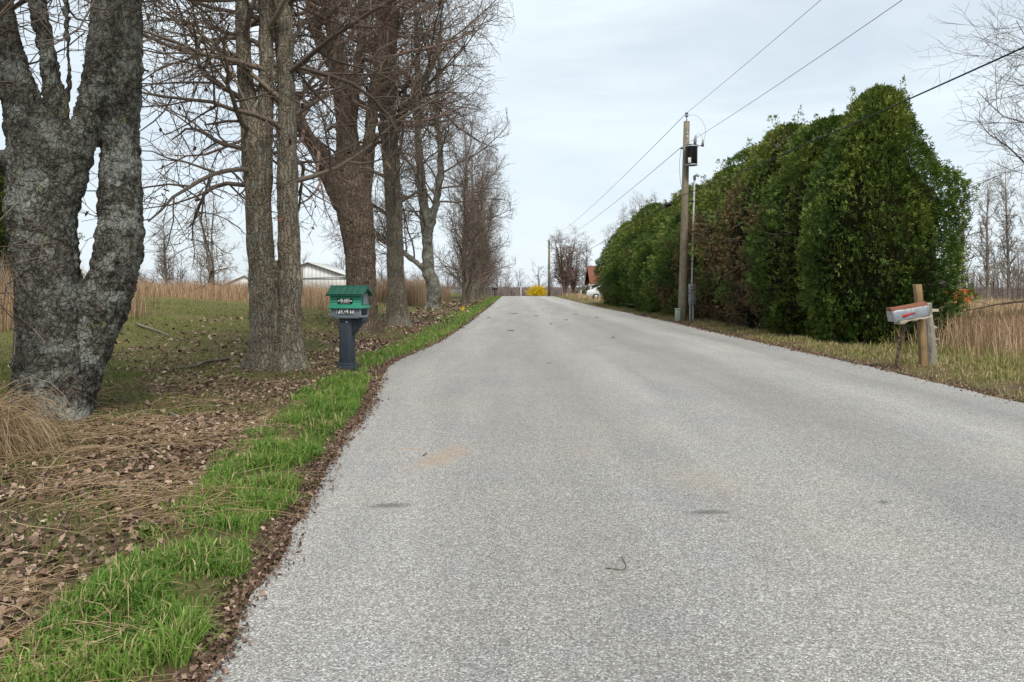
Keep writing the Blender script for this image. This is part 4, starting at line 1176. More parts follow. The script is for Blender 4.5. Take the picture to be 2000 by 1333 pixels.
# roof with overlapping shingle panels
E0, E1 = X0 - .045, X1 + .05
rf = part('roof', G['roof'], mb, lambda a: prism(a, [(-W - .045, 1.098), (-W - .045, 1.118), (-.028, 1.244), (.028, 1.244), (W + .045, 1.118), (W + .045, 1.098), (.02, 1.222), (-.02, 1.222)], E0, E1, 'x'), 0.004)
part('ridge_cap', G['roof'], rf, lambda a: box(a, (E0 - .004, -.034, 1.241), (E1 + .004, .034, 1.256)), 0.005)
for i in range(6):
    x0 = E0 + .01 + i * (E1 - E0 - .02) / 6
    x1 = x0 + (E1 - E0 - .02) / 6 - .006
    for s in (-1, 1):
        def shingle(a):
            yb, zb, yt, zt = s * (W + .046), 1.120, s * .034, 1.2445
            n = np.array([s * .126, .167]); n = n / np.linalg.norm(n)
            p = np.array([[yb, zb], [yt, zt]])
            lift = 0.011
            prism(a, [tuple(p[0] - n * .004), tuple(p[1] - n * .004), tuple(p[1] + n * .003), tuple(p[0] + n * lift)], x0, x1, 'x')
        part('shingle', G['roof'], rf, shingle, 0.002)
an = np.linspace(0, math.pi, 12)
arch = [(-.085, .972), (.085, .972)] + [(.085 * math.cos(t), 1.08 + .085 * math.sin(t)) for t in an]
dr = part('door', G['door'], mb, lambda a: prism(a, arch, X1 - .004, X1 + .010, 'x'), 0.003)
part('door_knob', G['door'], dr, lambda a: box(a, (X1 + .009, -.03, 1.115), (X1 + .032, .03, 1.135)), 0.006)
part('gable', G['post'], mb, lambda a: prism(a, [(-W + .0, 1.105), (W - .0, 1.105), (.03, 1.222), (-.03, 1.222)], X1 - .006, X1 - .002, 'x'))
plate = part('number_plate', G['black'], mb, lambda a: box(a, (-.085, -W - .008, .990), (.145, -W + .0, 1.064)), 0.002)
def letters(s, cx, z, size, depth, mat, parent, y, name, pitch, sx=0.62):
    for i, ch in enumerate(s):
        me = text_mesh(ch, size, depth, name)
        o = link(name, me, mat, parent)
        o.location = (cx + (i - (len(s) - 1) / 2) * pitch, y, z)
        o.rotation_euler = (math.radians(90), 0, 0); o.scale = (sx, 1, 1)
for i in range(4):
    part('tile', G['white'], plate, lambda a: box(a, (-.044 + i * .037, -W - .011, .993), (-.044 + i * .037 + .034, -W - .007, 1.061)))
letters('1761', .0295, 1.027, .074, .0012, G['black'], plate, -W - .0118, 'digit', .037, .68)
for xx in (-.066, .125):
    part('reflector_dot', G['white'], plate, lambda a: disc(a, (xx, -W - .009, 1.028), .012, 'y', .003))
nm = part('name_strip', G['white'], mb, lambda a: box(a, (-.098, -W - .0, .842), (.158, -W + .014, .908)), 0.001)
letters('PIXLEY', .030, .875, .084, .0012, G['black'], nm, -W - .001, 'letter', .0425, .72)

# ------------------------------------------------------------------ tilted rusty mailbox on the right
R_ = dict(galv=m_galv('galvanised_steel'), red=flat('red_flag_paint', (0.42, 0.015, 0.025), 0.5, var=.3), post=m_wood('yellow_brown_timber', (0.16, 0.10, 0.05), (0.36, 0.25, 0.13)),
          grey=m_wood('weathered_grey_timber', (0.13, 0.115, 0.095), (0.36, 0.33, 0.28), (26, 26, 2.2)), pale=m_wood('bleached_board', (0.3, 0.25, 0.19), (0.58, 0.52, 0.42), (3, 40, 40)))
rm = empty('rusty_mailbox', (6.32, 11.45, gz(6.32, 11.45)), 'dented silver mailbox with rusty top and red flag tilting off a timber post', 'mailbox')
def post(a):
    c = chain(np.array([[0.02, .0, -.2, .05], [0.01, 0, .4, .05], [-.03, .01, .9, .05], [-.07, 0, 1.265, .05]]), 8)
    rows = []
    for x, y, z, r in c:
        rows.append([[x - .047, y - .047, z], [x + .047, y - .047, z], [x + .047, y + .047, z], [x - .047, y + .047, z]])
    V = np.array(rows).reshape(-1, 3)
    q = []
    for i in range(7):
        for j in range(4):
            q.append([i * 4 + j, i * 4 + (j + 1) % 4, (i + 1) * 4 + (j + 1) % 4, (i + 1) * 4 + j])
    q.append([28, 29, 30, 31]); q.append([3, 2, 1, 0])
    a.add(V, q)
part('post', R_['post'], rm, post, 0.005)
tilt = math.radians(-10.5)
def mb_part(name, mat, fn, parent=None, bev=0, smooth=False):
    o = part(name, mat, parent or rm, fn, bev, smooth)
    if parent is None:
        o.location = (-0.02, -0.16, 0.83 - gz(6.32, 11.45)); o.rotation_euler = (0, tilt, 0)
    return o
# local: x from -0.52 (door end) to 0 (back), z up from the floor of the box
Wd, Hs, Lb = 0.098, 0.115, 0.52
arc = [(-Wd, 0), (Wd, 0)] + [(Wd * math.cos(t), Hs + Wd * math.sin(t)) for t in np.linspace(0, math.pi, 15)]
shell = mb_part('shell', R_['galv'], lambda a: prism(a, arc, -Lb, 0, 'x'), None, 0.003)
ring = lambda s, x0, x1: (lambda a: prism(a, [(y * s, (z - .1) * s + .1) for y, z in arc], x0, x1, 'x'))
mb_part('back_rim', R_['galv'], ring(1.05, -.012, .006), shell, 0.003)
mb_part('front_rim', R_['galv'], ring(1.06, -Lb - .004, -Lb + .016), shell, 0.003)
dor = mb_part('door', R_['galv'], ring(1.035, -Lb - .022, -Lb - .004), shell, 0.005)
mb_part('door_latch', R_['galv'], lambda a: (box(a, (-Lb - .055, -.012, .205), (-Lb + .03, .012, .217)), box(a, (-Lb - .06, -.012, .185), (-Lb - .05, .012, .217))), dor, 0.002)
fl = mb_part('flag', R_['red'], lambda a: prism(a, [(-.42, .048), (-.36, .043), (-.34, .055), (-.20, .078), (-.20, .092), (-.34, .083), (-.40, .084)], -Wd - .010, -Wd - .004, 'y'), shell, 0.001)
mb_part('flag_pivot', R_['galv'], lambda a: disc(a, (-.215, -Wd - .012, .085), .010, 'y', .005), fl)
for i, ch in enumerate('7136'):
    me = text_mesh(ch, .052, .001, 'digit')
    o = link('digit', me, G['white'], shell)
    o.location = (-.305 + i * .032, -Wd - .0022, .120 + i * .0015); o.rotation_euler = (math.radians(90), 0, 0); o.scale = (.8, 1, 1)
def board(a):
    n = 9; xs_ = np.linspace(-Lb + .06, .03, n)
    top = [(x, -.006 + .004 * math.sin(i * 1.7)) for i, x in enumerate(xs_)]
    bot = [(x, -.036 - .008 * math.sin(i * 2.3) - (.018 if i < 2 else 0)) for i, x in enumerate(xs_)][::-1]
    prism(a, top + bot, -.105, .09, 'y')
mb_part('support_board', R_['pale'], board, None, 0.003)
br_ = part('brace', M['bark_red'], rm, lambda a: tubes(a, np.array([[[-.33, -.13, .77], [-.36, -.12, .5], [-.42, -.1, .2], [-.45, -.1, -.05]]]), np.array([[.020, .022, .024, .026]]), 7), 0, True)
part('brace', M['twig'], rm, lambda a: tubes(a, np.array([[[-.06, -.06, .72], [-.2, -.08, .62], [-.42, -.08, .42], [-.58, -.05, .22]]]), np.array([[.007, .008, .008, .006]]), 6), 0, True)
# weathered log post beside it
lg = empty('log_post', (6.53, 11.62, gz(6.53, 11.62)), 'weathered grey log post with knotty stubs standing behind the tilted mailbox', 'post')
def logpost():
    ch = [np.array([[.03, 0, -.25, .088], [.02, 0, .2, .083], [0, 0, .6, .078], [-.03, 0, .80, .078], [-.04, 0, .985, .072]])]
    for z, ln, an_ in ((.60, .075, .1), (.42, .085, -.1), (.33, .065, .2), (.18, .045, 0.1)):
        ch.append(np.array([[.03, -.02, z, .035], [.03 + ln, -.03, z - .01, .026], [.05 + ln, -.035, z - .015, .012]]))
    return trunk_mesh('log', ch, 0.011, 0.05, 0.007, 0.15, 0.006, 5)
link('log', logpost(), R_['grey'], lg)
part('spike', R_['pale'], lg, lambda a: box(a, (.03, -.03, .84), (.135, .02, .885)), .003)

# ------------------------------------------------------------------ utility pole, meter, wires
U = dict(pole=m_wood('weathered_pole', (0.12, 0.10, 0.065), (0.28, 0.245, 0.18), (20, 20, 0.8)), steel=flat('grey_steel', (0.38, 0.43, 0.47), 0.5, 0.4, 0.2), dark=flat('black_enamel', (0.012, 0.012, 0.014), 0.35, 0.5, var=.3),
         pvc=flat('pale_conduit', (0.58, 0.59, 0.58), 0.6), green=flat('pale_green_pedestal', (0.30, 0.38, 0.32), 0.6), glass=flat('brown_porcelain', (0.22, 0.22, 0.23), 0.3, 0.5), wire=flat('aluminium_wire', (0.24, 0.25, 0.28), 0.6), cable=flat('black_cable', (0.03, 0.03, 0.034), 0.7))
px_, py_ = 6.30, 27.5
zp = gz(px_, py_)
up = empty('utility_pole', (px_, py_, zp), 'wooden utility pole carrying a black transformer in front of the hedge', 'pole')
lean = 0.17
part('pole', U['pole'], up, lambda a: tubes(a, np.array([[[0, 0, -.3], [0, 0, 0.2], [lean * .5, 0, 3.7], [lean, 0, 7.38]]]), np.array([[.155, .152, .135, .112]]), 16, None, True), 0, True)
part('pole_top_pin', U['steel'], up, lambda a: tubes(a, np.array([[[lean, 0, 7.35], [lean, 0, 7.62]]]), np.array([[.022, .022]]), 8, None, True), 0)
part('insulator', U['glass'], up, lambda a: tubes(a, np.array([[[lean, 0, 7.55], [lean, 0, 7.59], [lean, 0, 7.60], [lean, 0, 7.66], [lean, 0, 7.68], [lean, 0, 7.72]]]), np.array([[.05, .075, .045, .045, .07, .04]]), 12, None, True), 0, True)
part('number_tag', U['steel'], up, lambda a: box(a, (lean - .03, -.125, 6.75), (lean + .03, -.108, 6.85)), .002)
part('number_tag', U['steel'], up, lambda a: box(a, (lean - .03, -.125, 6.9), (lean + .03, -.108, 6.98)), .002)
tx, tz = lean + 0.11, 5.72
tr = part('transformer', U['dark'], up, lambda a: tubes(a, np.array([[[tx, -.30, tz], [tx, -.30, tz + .02], [tx, -.30, tz + .62], [tx, -.30, tz + .65], [tx, -.30, tz + .72], [tx, -.30, tz + .76]]]), np.array([[.19, .205, .215, .23, .23, .1]]), 20, None, True), 0, True)
for z0, z1, rr_ in ((-.02, .02, .212), (.655, .69, .236)):
    part('cooling_rim', U['steel'], tr, lambda a: tubes(a, np.array([[[tx, -.30, tz + z0], [tx, -.30, tz + z1]]]), np.array([[rr_, rr_]]), 20, None, True))
part('warning_label', G['white'], tr, lambda a: box(a, (tx - .17, -.505, tz + .05), (tx - .07, -.455, tz + .24)), .002)
part('bushing', U['glass'], tr, lambda a: tubes(a, np.array([[[tx + .12, -.3, tz + .7], [tx + .13, -.3, tz + .9], [tx + .15, -.3, tz + 1.08]]]), np.array([[.05, .06, .03]]), 10, None, True), 0, True)
part('arrester', U['glass'], tr, lambda a: (tubes(a, np.array([[[tx + .20, -.3, tz + .70], [tx + .40, -.3, tz + .72]]]), np.array([[.02, .02]]), 6, None, True), tubes(a, np.array([[[tx + .40, -.3, tz + .68], [tx + .42, -.3, tz + .92]]]), np.array([[.055, .035]]), 10, None, True)), 0, True)
part('hanger', U['dark'], up, lambda a: box(a, (lean - .23, -.03, 6.36), (lean - .02, .03, 6.42)), .004)
part('hanger', U['dark'], up, lambda a: box(a, (lean - .02, -.14, 6.05), (lean + .12, -.06, 6.12)), .004)
part('jumper_wire', U['wire'], up, lambda a: (tubes(a, chain(np.array([[lean, 0, 7.62, .007], [lean + .35, -.3, 7.5, .007], [lean + .62, -.3, 7.05, .007], [lean + .6, -.1, 6.6, .007], [lean + .6, -.1, 6.55, .007]]), 14)[None, :, :3], np.full((1, 14), .006), 5),
                                              tubes(a, chain(np.array([[tx + .15, -.3, tz + 1.05, .006], [tx + .28, -.3, tz + 1.16, .006], [tx + .42, -.3, tz + .95, .006]]), 8)[None, :, :3], np.full((1, 8), .006), 5),
                                              tubes(a, chain(np.array([[lean - .2, 0, 6.38, .006], [lean - .27, -.05, 5.9, .006], [lean - .25, -.05, 5.2, .006], [lean - .15, -.05, 4.75, .006]]), 10)[None, :, :3], np.full((1, 10), .009), 5)))
# service mast and meter box beside the pole
mt = empty('meter_post', (px_ + .33, py_ - .05, zp), 'grey meter box on twin pipes with a tall pale conduit mast beside the pole', 'meter')
part('meter_box', U['steel'], mt, lambda a: box(a, (-.10, -.10, .60), (.14, .09, 1.36)), .012)
part('box_door', U['steel'], mt, lambda a: box(a, (-.07, -.115, .64), (.12, -.10, 1.30)), .004)
part('box_latch', U['dark'], mt, lambda a: box(a, (.13, -.07, .92), (.18, -.02, .98)), .003)
for xx in (-.045, .06):
    part('pipe', U['pvc'], mt, lambda a: tubes(a, np.array([[[xx, 0, -.1], [xx, 0, .62]]]), np.array([[.034, .034]]), 10), 0, True)
part('conduit_mast', U['pvc'], mt, lambda a: tubes(a, np.array([[[0.02, 0, 1.3], [.06, 0, 3.2], [.10, 0, 4.6], [.12, 0, 5.25]]]), np.array([[.036, .036, .036, .034]]), 10), 0, True)
for z in (2.2, 3.3, 4.4):
    part('clamp', U['dark'], mt, lambda a: box(a, (-.25, -.04, z), (.10, .06, z + .03)), .003)
part('weather_head', U['steel'], mt, lambda a: tubes(a, np.array([[[.12, 0, 5.2], [.12, 0, 5.34], [.20, -.03, 5.40], [.27, -.05, 5.33]]]), np.array([[.045, .06, .065, .05]]), 10, None, True), 0, True)
pd = empty('cable_pedestal', (px_ - .22, py_ - .25, zp), 'small pale green cable pedestal at the foot of the utility pole', 'pedestal')
part('housing', U['green'], pd, lambda a: box(a, (-.085, -.08, -.05), (.085, .08, .42)), .012)
part('cap', U['green'], pd, lambda a: box(a, (-.095, -.09, .421), (.095, .09, .47)), .015)
# far pole
fpx, fpy = 6.25, 125.0
fz = gz(fpx, fpy)
fp = empty('utility_pole', (fpx, fpy, fz), 'distant thin utility pole beside the bare shrubby trees at the crest', 'pole')
part('pole', U['pole'], fp, lambda a: tubes(a, np.array([[[0, 0, -.3], [0, 0, 5], [0, 0, 9.6]]]), np.array([[.24, .21, .17]]), 10, None, True), 0, True)
part('insulator', U['glass'], fp, lambda a: tubes(a, np.array([[[0, 0, 9.6], [0, 0, 9.9]]]), np.array([[.07, .07]]), 8, None, True))
part('equipment_bracket', U['pvc'], fp, lambda a: (box(a, (.1, -.3, 4.3), (.5, -.1, 4.6)), box(a, (.15, -.3, 4.9), (.8, -.25, 5.0))), .01)

def wire(name, p, q, sag, r, mat, label, group, n=40):
    p, q = np.array(p, float), np.array(q, float)
    t = np.linspace(0, 1, n)[:, None]
    P = p * (1 - t) + q * t
    P[:, 2] -= 4 * sag * (t * (1 - t))[:, 0]
    c = (p + q) / 2
    a = Acc(); tubes(a, (P - c)[None], np.full((1, n), r), 6)
    o = link(name, a.mesh(name, True), mat); o.location = c
    return tag(o, label, 'wire', group)
top = (px_ + lean, py_, zp + 7.70)
neu = (px_ + lean - .24, py_, zp + 6.40)
cab = (px_ + lean * .6 - .16, py_, zp + 4.62)
ftop = (fpx, fpy, fz + 9.85)
bk = -36.0
WG = 'overhead wires along the right side'
wire('power_line', top, (6.35, bk, 7.7), .75, .0062, U['wire'], 'upper power wire running from the pole-top insulator towards the viewer', WG)
wire('power_line', neu, (6.1, bk, 6.4), .8, .0062, U['wire'], 'lower bare wire running from the transformer bracket towards the viewer', WG)
wire('phone_cable', cab, (6.05, bk, 5.1), .75, .012, U['cable'], 'thick black telephone cable crossing in front of the hedge', WG)
wire('power_line', top, ftop, .6, .011, U['wire'], 'upper power wire between the near pole and the distant pole', WG)
wire('power_line', neu, (fpx - .2, fpy, fz + 8.9), .7, .011, U['wire'], 'lower wire between the transformer bracket and the distant pole', WG)
wire('phone_cable', cab, (fpx - .1, fpy, fz + 5.0), .35, .014, U['cable'], 'telephone cable running from the near pole past the far hedge', WG)
o = part('splice_case', U['dark'], None, lambda a: tubes(a, np.array([[[0, -.28, .02], [0, -.22, 0], [0, .22, 0], [0, .28, .02]], [[.12, -.2, .03], [.13, -.1, .02], [.14, .1, .02], [.15, .2, .03]]]), np.array([[.03, .10, .10, .03], [.04, .07, .07, .04]]), 10, None, True), 0, True)
o.location = (px_ - .32, py_ + 1.3, zp + 4.42); o.scale = (1, .75, 1)
tag(o, 'black cable splice case hanging on the telephone cable just left of the pole', 'splice case')

# ------------------------------------------------------------------ distant bare trees
def bg_tree(seed, H, spread, stemn, ang, primm, rt, trop):
    rng = np.random.default_rng(seed)
    st = []
    for i in range(stemn):
        a0 = i * 2.4 + rng.random(); ln = spread * (0.15 if stemn == 1 else 0.45)
        st.append(np.array([[0.06 * math.cos(a0), .06 * math.sin(a0), -.2, .02 * H * .9 / max(1, stemn ** .5)], [.15 * ln * math.cos(a0), .15 * ln * math.sin(a0), H * .2, .015 * H], [.55 * ln * math.cos(a0 + .3), .55 * ln * math.sin(a0 + .3), H * .55, .009 * H], [ln * math.cos(a0), ln * math.sin(a0), H * .95, .002 * H]]))
    a = Acc()
    for s in st:
        c = chain(s, 12); tubes(a, c[None, :, :3], c[None, :, 3], 6, [0.4])
    tr = a.mesh('trunk', True)
    cm, _ = crown_mesh(rng, st, D(PR, m=primm, t0=.22, Ln=spread, fall=.5, ang=ang, rmax=.012 * H, rend=rt * 1.6, n=7, trop=trop, wig=.2), D(SE, m=6, Ln=spread * .5, rmax=rt * 2.4, rend=rt * 1.2, n=5, trop=(.06, .06)), D(TE, m=5, Ln=spread * .25, rmax=rt * 1.5, rend=rt), D(TW, m=2, Ln=spread * .13, rmax=rt, rend=rt * .7), None, rt)
    return tr, cm
BG = [bg_tree(201, 8, 2.9, 2, 50, 12, .011, (.05, .1)), bg_tree(202, 8.5, 2.4, 5, 30, 10, .014, (.08, .12)), bg_tree(203, 9, 2.2, 1, 48, 26, .013, (.06, .1)), bg_tree(204, 9, 4.6, 1, 62, 34, .0045, (.0, .09))]
def bgt(name, label, x, y, v, s, twm, rz=0.0, group=None, z=None, sxy=1.0):
    r = empty(name, (x, y, (gz(x, y) if z is None else z) - .05), label, 'tree', group, rz)
    r.scale = (s * sxy, s * sxy, s)
    link('trunk', BG[v][0], M[twm], r); link('crown', BG[v][1], M[twm], r)
    return r
bgt('meadow_tree', 'wide bare tree with pale crooked limbs behind the russet meadow grass', -25.0, 62, 0, .98, 'twig_pale', 0.8)
bgt('meadow_tree', 'small round-topped bare tree left of the crooked one behind the meadow', -29.8, 64, 2, .72, 'twig_pale', 2.0, sxy=1.3)
bgt('meadow_tree', 'low bare thicket tree right of the crooked tree behind the meadow', -22.4, 66, 0, .74, 'twig_pale', 3.6)
bgt('vase_tree', 'reddish multi-stemmed bare tree beside the distant utility pole', 8.0, 112, 1, 1.12, 'twig_red', .3, sxy=1.35)
bgt('vase_tree', 'smaller multi-stemmed bare tree behind the reddish one near the distant pole', 9.8, 119, 1, .95, 'twig_red', 2.3, sxy=1.2)
bgt('far_tree', 'slim grey bare tree between the reddish tree and the brown-roofed house', 11.6, 114, 2, 1.0, 'twig_pale', 1.0)
BH = 'bare treetops showing above the far hedge'
for x, y, s, rz in ((14.6, 98, 1.30, .4), (17.6, 100, 1.5, 1.7), (20.5, 104, 1.55, 3.0), (12.9, 101, 1.05, 5.0)):
    bgt('far_tree', 'grey bare treetop rising behind the far end of the hedge', x, y, 2, s, 'twig_pale', rz, BH)
bgt('spreading_tree', 'spreading bare tree with long low branches at the field edge behind the broomsedge', 17.4, 21.5, 3, 1.08, 'twig', 2.2, sxy=1.1)
for i, (x, y, s) in enumerate(((32, 50, 1.0), (35.5, 53, 1.15), (38.5, 55, .95), (30.5, 56, 1.05))):
    bgt('sapling', 'slender bare sapling standing before the wood across the right field', x, y, 2, s, 'twig_pale', i * 1.3, 'saplings in front of the right wood', sxy=.7)

def wood(name, seed, spots, label, mat, brush):
    rng = np.random.default_rng(seed)
    var = []
    for v in range(5):
        H = 1.0
        st = np.array([[[0, 0, 0], [.01, .01, .35], [0, .02, .7], [.01, 0, 1.0]]]); sr = np.array([[.016, .013, .008, .002]])
        p1, r1, _ = grow(rng, st, sr, 15, .2, .97, 46, 10, .42, .55, 4, .5, .006, .0022, (.05, .08), .16)
        p2, r2, _ = grow(rng, p1, r1, 8, .15, .98, 40, 14, .17, .4, 2, .7, .0028, .0014, (.05, .05), .2)
        p3, r3, _ = grow(rng, p2, r2, 2, .2, .98, 40, 12, .08, .3, 2, .8, .002, .0012, (.05, .05), .2)
        var.append((st, sr, p1, r1, p2, r2, p3, r3))
    a = Acc()
    for (x, y, h, zz) in spots:
        v = var[rng.integers(0, 5)]
        an_ = rng.random() * 6.28; c, s = math.cos(an_), math.sin(an_)
        Mx = np.array([[c, -s, 0], [s, c, 0], [0, 0, 1.0]]) * h
        off = np.array([x, y, zz]); tn = rng.random()
        for i, k in ((0, 4), (2, 3), (4, 3)):
            tubes(a, v[i] @ Mx.T + off, v[i + 1] * h * (1 + .3 * (i > 2)), k, np.clip(tn * .6 + .4 * rng.random(len(v[i])), 0, 1))
    if brush is not None:
        X, Y, h0, h1, w = brush
        blades(a, rng, X, Y, rng.uniform(h0, h1, len(X)), np.full(len(X), w), .25, rng.random(len(X)))
    return tag(link(name, a.mesh(name), mat), label, 'wood', kind='stuff')
rg = np.random.default_rng(301)
sp = []
for i in range(170):
    x = rg.uniform(-150, 75); y = rg.uniform(225, 275)
    h = rg.uniform(12, 15) if rg.random() < .8 else rg.uniform(15.5, 20)
    sp.append((x, y, h, float(crest(y)) - .3))
bx_, by_ = rg.uniform(-150, 75, 15000), rg.uniform(222, 262, 15000)
wood('far_wood', 302, sp, 'brown leafless wood beyond the crest of the road', M['wood_far'], (bx_, by_, 7.0, 12.5, .13))
sp = []
for i in range(60):
    x = rg.uniform(34, 110); y = rg.uniform(74, 100)
    h = rg.uniform(4.0, 6.0) if rg.random() < .72 else rg.uniform(7, 11)
    sp.append((x, y, h, -.2))
bx_, by_ = rg.uniform(30, 110, 6000), rg.uniform(70, 95, 6000)
wood('right_wood', 303, sp, 'grey-brown leafless wood across the field on the right', M['wood_far'], (bx_, by_, 1.2, 4.2, .05))
# low olive scrub in the field
a = Acc()
for i in range(26):
    cx, cy = rg.uniform(14.5, 34), rg.uniform(20.5, 27)
    n = 520; r = rg.uniform(.7, 1.3)
    th = rg.random(n) * 6.28; rr_ = r * np.sqrt(rg.random(n))
    X, Y = cx + rr_ * np.cos(th), cy + rr_ * np.sin(th)
    blades(a, rg, X, Y, rg.uniform(.35, .95, n) * (1.1 - .6 * rr_ / r), np.full(n, .022), .5, rg.random(n))
tag(link('scrub', a.mesh('scrub'), M['scrub']), 'low olive-green scrub behind the broomsedge on the right', 'scrub', kind='stuff')

# forsythia and marker post beyond the crest
def forsy():
    rng = np.random.default_rng(91); a = Acc()
    n = 500
    th = rng.random(n) * 6.28; el = rng.uniform(.5, 1.5, n)
    P0 = np.stack([.9 * rng.normal(0, .5, n), .6 * rng.normal(0, .5, n), np.zeros(n)], 1)
    dv = np.stack([np.cos(th) * np.cos(el), np.sin(th) * np.cos(el), np.sin(el)], 1)
    ln = rng.uniform(1.7, 2.7, n)[:, None]
    pts = np.concatenate([P0 + dv * ln * t + np.array([0, 0, -.45]) * t * t * np.cos(el)[:, None] for t in np.linspace(.25, 1, 14)])
    leaf_cards(a, rng, pts + rng.normal(0, .04, pts.shape), rng.uniform(.10, .2, len(pts)), 0.0, rng.random(len(pts)), simple=True)
    return a.mesh('blossom')
fo = empty('forsythia_bush', (4.75, 142, float(crest(142)) + 0.55), 'round yellow flowering forsythia bush just beyond the crest', 'bush')
link('blossom', forsy(), M['forsythia'], fo)
part('stems', M['twig'], fo, lambda a: tubes(a, np.array([[[.1 * i, 0, -.7], [.16 * i, .05 * i, .8], [.25 * i, .1 * i, 1.6]] for i in range(-3, 4)]), np.tile([[.03, .025, .01]], (7, 1)), 5))
mk = empty('marker_post', (1.68, 140, float(crest(140))), 'slim white marker post standing beyond the crest of the road', 'post')
part('shaft', U['pvc'], mk, lambda a: tubes(a, np.array([[[0, 0, -.2], [0, 0, 2.6]]]), np.array([[.07, .07]]), 8, None, True))
part('cap', U['steel'], mk, lambda a: box(a, (-.12, -.09, 2.58), (.14, .09, 2.72)), .02)

# black mailbox far up on the left, white gate in the meadow
fm = empty('black_mailbox', (-2.05, 88, gz(-2.05, 88)), 'small black mailbox on a thin post far up the left verge', 'mailbox')
part('post', U['dark'], fm, lambda a: box(a, (-.05, -.05, -.1), (.05, .05, .95)), .005)
part('shell', U['dark'], fm, lambda a: prism(a, [(-.17, .95), (.17, .95)] + [(.17 * math.cos(t), 1.15 + .17 * math.sin(t)) for t in np.linspace(0, math.pi, 10)], -.32, .32, 'x'), .01)
part('door', U['dark'], fm, lambda a: prism(a, [(-.18, .94), (.18, .94)] + [(.18 * math.cos(t), 1.15 + .18 * math.sin(t)) for t in np.linspace(0, math.pi, 10)], .32, .35, 'x'))
gt = empty('meadow_gate', (-6.6, 80, gz(-6.6, 80)), 'thin white rail gate in the meadow behind the tree row', 'gate')
for x in (-1.5, 1.1):
    part('gate_post', U['pvc'], gt, lambda a: box(a, (x, -.05, -.1), (x + .1, .05, .72)), .01)
for z in (.62, .42):
    part('rail', U['pvc'], gt, lambda a: box(a, (-1.4, -.03, z), (1.1, .03, z + .06)), .01)

# H-brace at the fence corner in front of the white barn
fc = empty('fence_brace', (-9.95, 35, gz(-9.95, 35)), 'brown fence corner post with a horizontal brace rail in front of the white barn', 'fence')
part('corner_post', R_['grey'], fc, lambda a: tubes(a, np.array([[[0, 0, -.3], [.0, 0, .8], [.01, 0, 1.5]]]), np.array([[.11, .105, .10]]), 12, None, True), 0, True)
part('brace_post', R_['grey'], fc, lambda a: tubes(a, np.array([[[2.5, 0, -.3], [2.5, 0, 1.35]]]), np.array([[.10, .09]]), 12, None, True), 0, True)
part('brace_rail', U['steel'], fc, lambda a: tubes(a, np.array([[[0, 0, 1.02], [2.5, 0, 1.13]]]), np.array([[.035, .03]]), 8, None, True), 0, True)
part('brace_wire', U['wire'], fc, lambda a: tubes(a, np.array([[[.05, 0, 1.0], [2.45, 0, .1]]]), np.array([[.008, .008]]), 4))
for i, x in enumerate((-8.9, -8.1)):
    o = part('fence_stake', R_['grey'], None, lambda a: tubes(a, np.array([[[0, 0, -.2], [.01, 0, .45], [0, 0, .62 - .1 * i]]]), np.array([[.07, .065, .06]]), 10, None, True), 0, True)
    o.location = (x, 37.5, gz(x, 37.5))
    tag(o, 'short broken fence stake standing before the white barn', 'post', 'broken fence stakes')

# ------------------------------------------------------------------ buildings and the parked car
B = dict(white=flat('white_metal_siding', (0.62, 0.63, 0.62), 0.5, 0.3, var=.12, sc=2), roofw=flat('pale_metal_roof', (0.50, 0.50, 0.48), 0.5, var=.15, sc=2), trim=flat('grey_trim', (0.20, 0.20, 0.20)),
         brick=flat('brown_shingles', (0.25, 0.10, 0.065), 0.9, var=.3, sc=5), cream=flat('cream_siding', (0.62, 0.52, 0.40)), glass=flat('window_glass', (0.03, 0.035, 0.04), 0.1, 0.6), car=flat('white_car_paint', (0.66, 0.67, 0.67), 0.25, 0.6, var=.05), tyre=flat('tyre_rubber', (0.02, 0.02, 0.02)), rim=flat('wheel_rim', (0.4, 0.4, 0.42), 0.4, .5, .6), orange=flat('orange_paint', (0.55, 0.13, 0.04), 0.7, var=.3, sc=3), red=flat('barn_red', (0.36, 0.05, 0.04), .8))
wx, wy = -30.2, 110.0
wz = gz(wx, wy)
bn = empty('white_barn', (wx, wy, wz), 'white metal barn with a gabled end beyond the fence corner post', 'building')
hw, eh, rh, dp = 6.6, 1.75, 4.0, 12.0
for i in range(22):        # ribbed sheets of the gable end
    x0 = -hw + i * 2 * hw / 22; x1 = x0 + 2 * hw / 22 - .02
    f = lambda x: eh + (rh - eh) * (1 - abs(x) / hw)
    part('siding_sheet', B['white'], bn, lambda a: prism(a, [(x0, -.4), (x1, -.4), (x1, f(x1)), (x0, f(x0))] if not (x0 < 0 < x1) else [(x0, -.4), (x1, -.4), (x1, f(x1)), (0, f(0)), (x0, f(x0))], -.06, .0, 'y'))
part('wall', B['white'], bn, lambda a: prism(a, [(-hw + .02, -.4), (hw - .02, -.4), (hw - .02, eh - .05), (0, rh - .06), (-hw + .02, eh - .05)], .01, dp, 'y'))
rfb = part('roof', B['roofw'], bn, lambda a: (prism(a, [(-hw - .5, eh - .12), (0, rh + .06), (0, rh + .16), (-hw - .5, eh - .02)], -.5, dp + .4, 'y'), prism(a, [(hw + .5, eh - .12), (0, rh + .06), (0, rh + .16), (hw + .5, eh - .02)], -.5, dp + .4, 'y')))
part('fascia', B['trim'], rfb, lambda a: (prism(a, [(-hw - .5, eh - .22), (0, rh - .04), (0, rh + .05), (-hw - .5, eh - .13)], -.46, -.38, 'y'), prism(a, [(hw + .5, eh - .22), (0, rh - .04), (0, rh + .05), (hw + .5, eh - .13)], -.46, -.38, 'y')))
part('eave_trim', B['trim'], bn, lambda a: box(a, (-hw, -.10, eh - .18), (hw, -.065, eh - .05)))
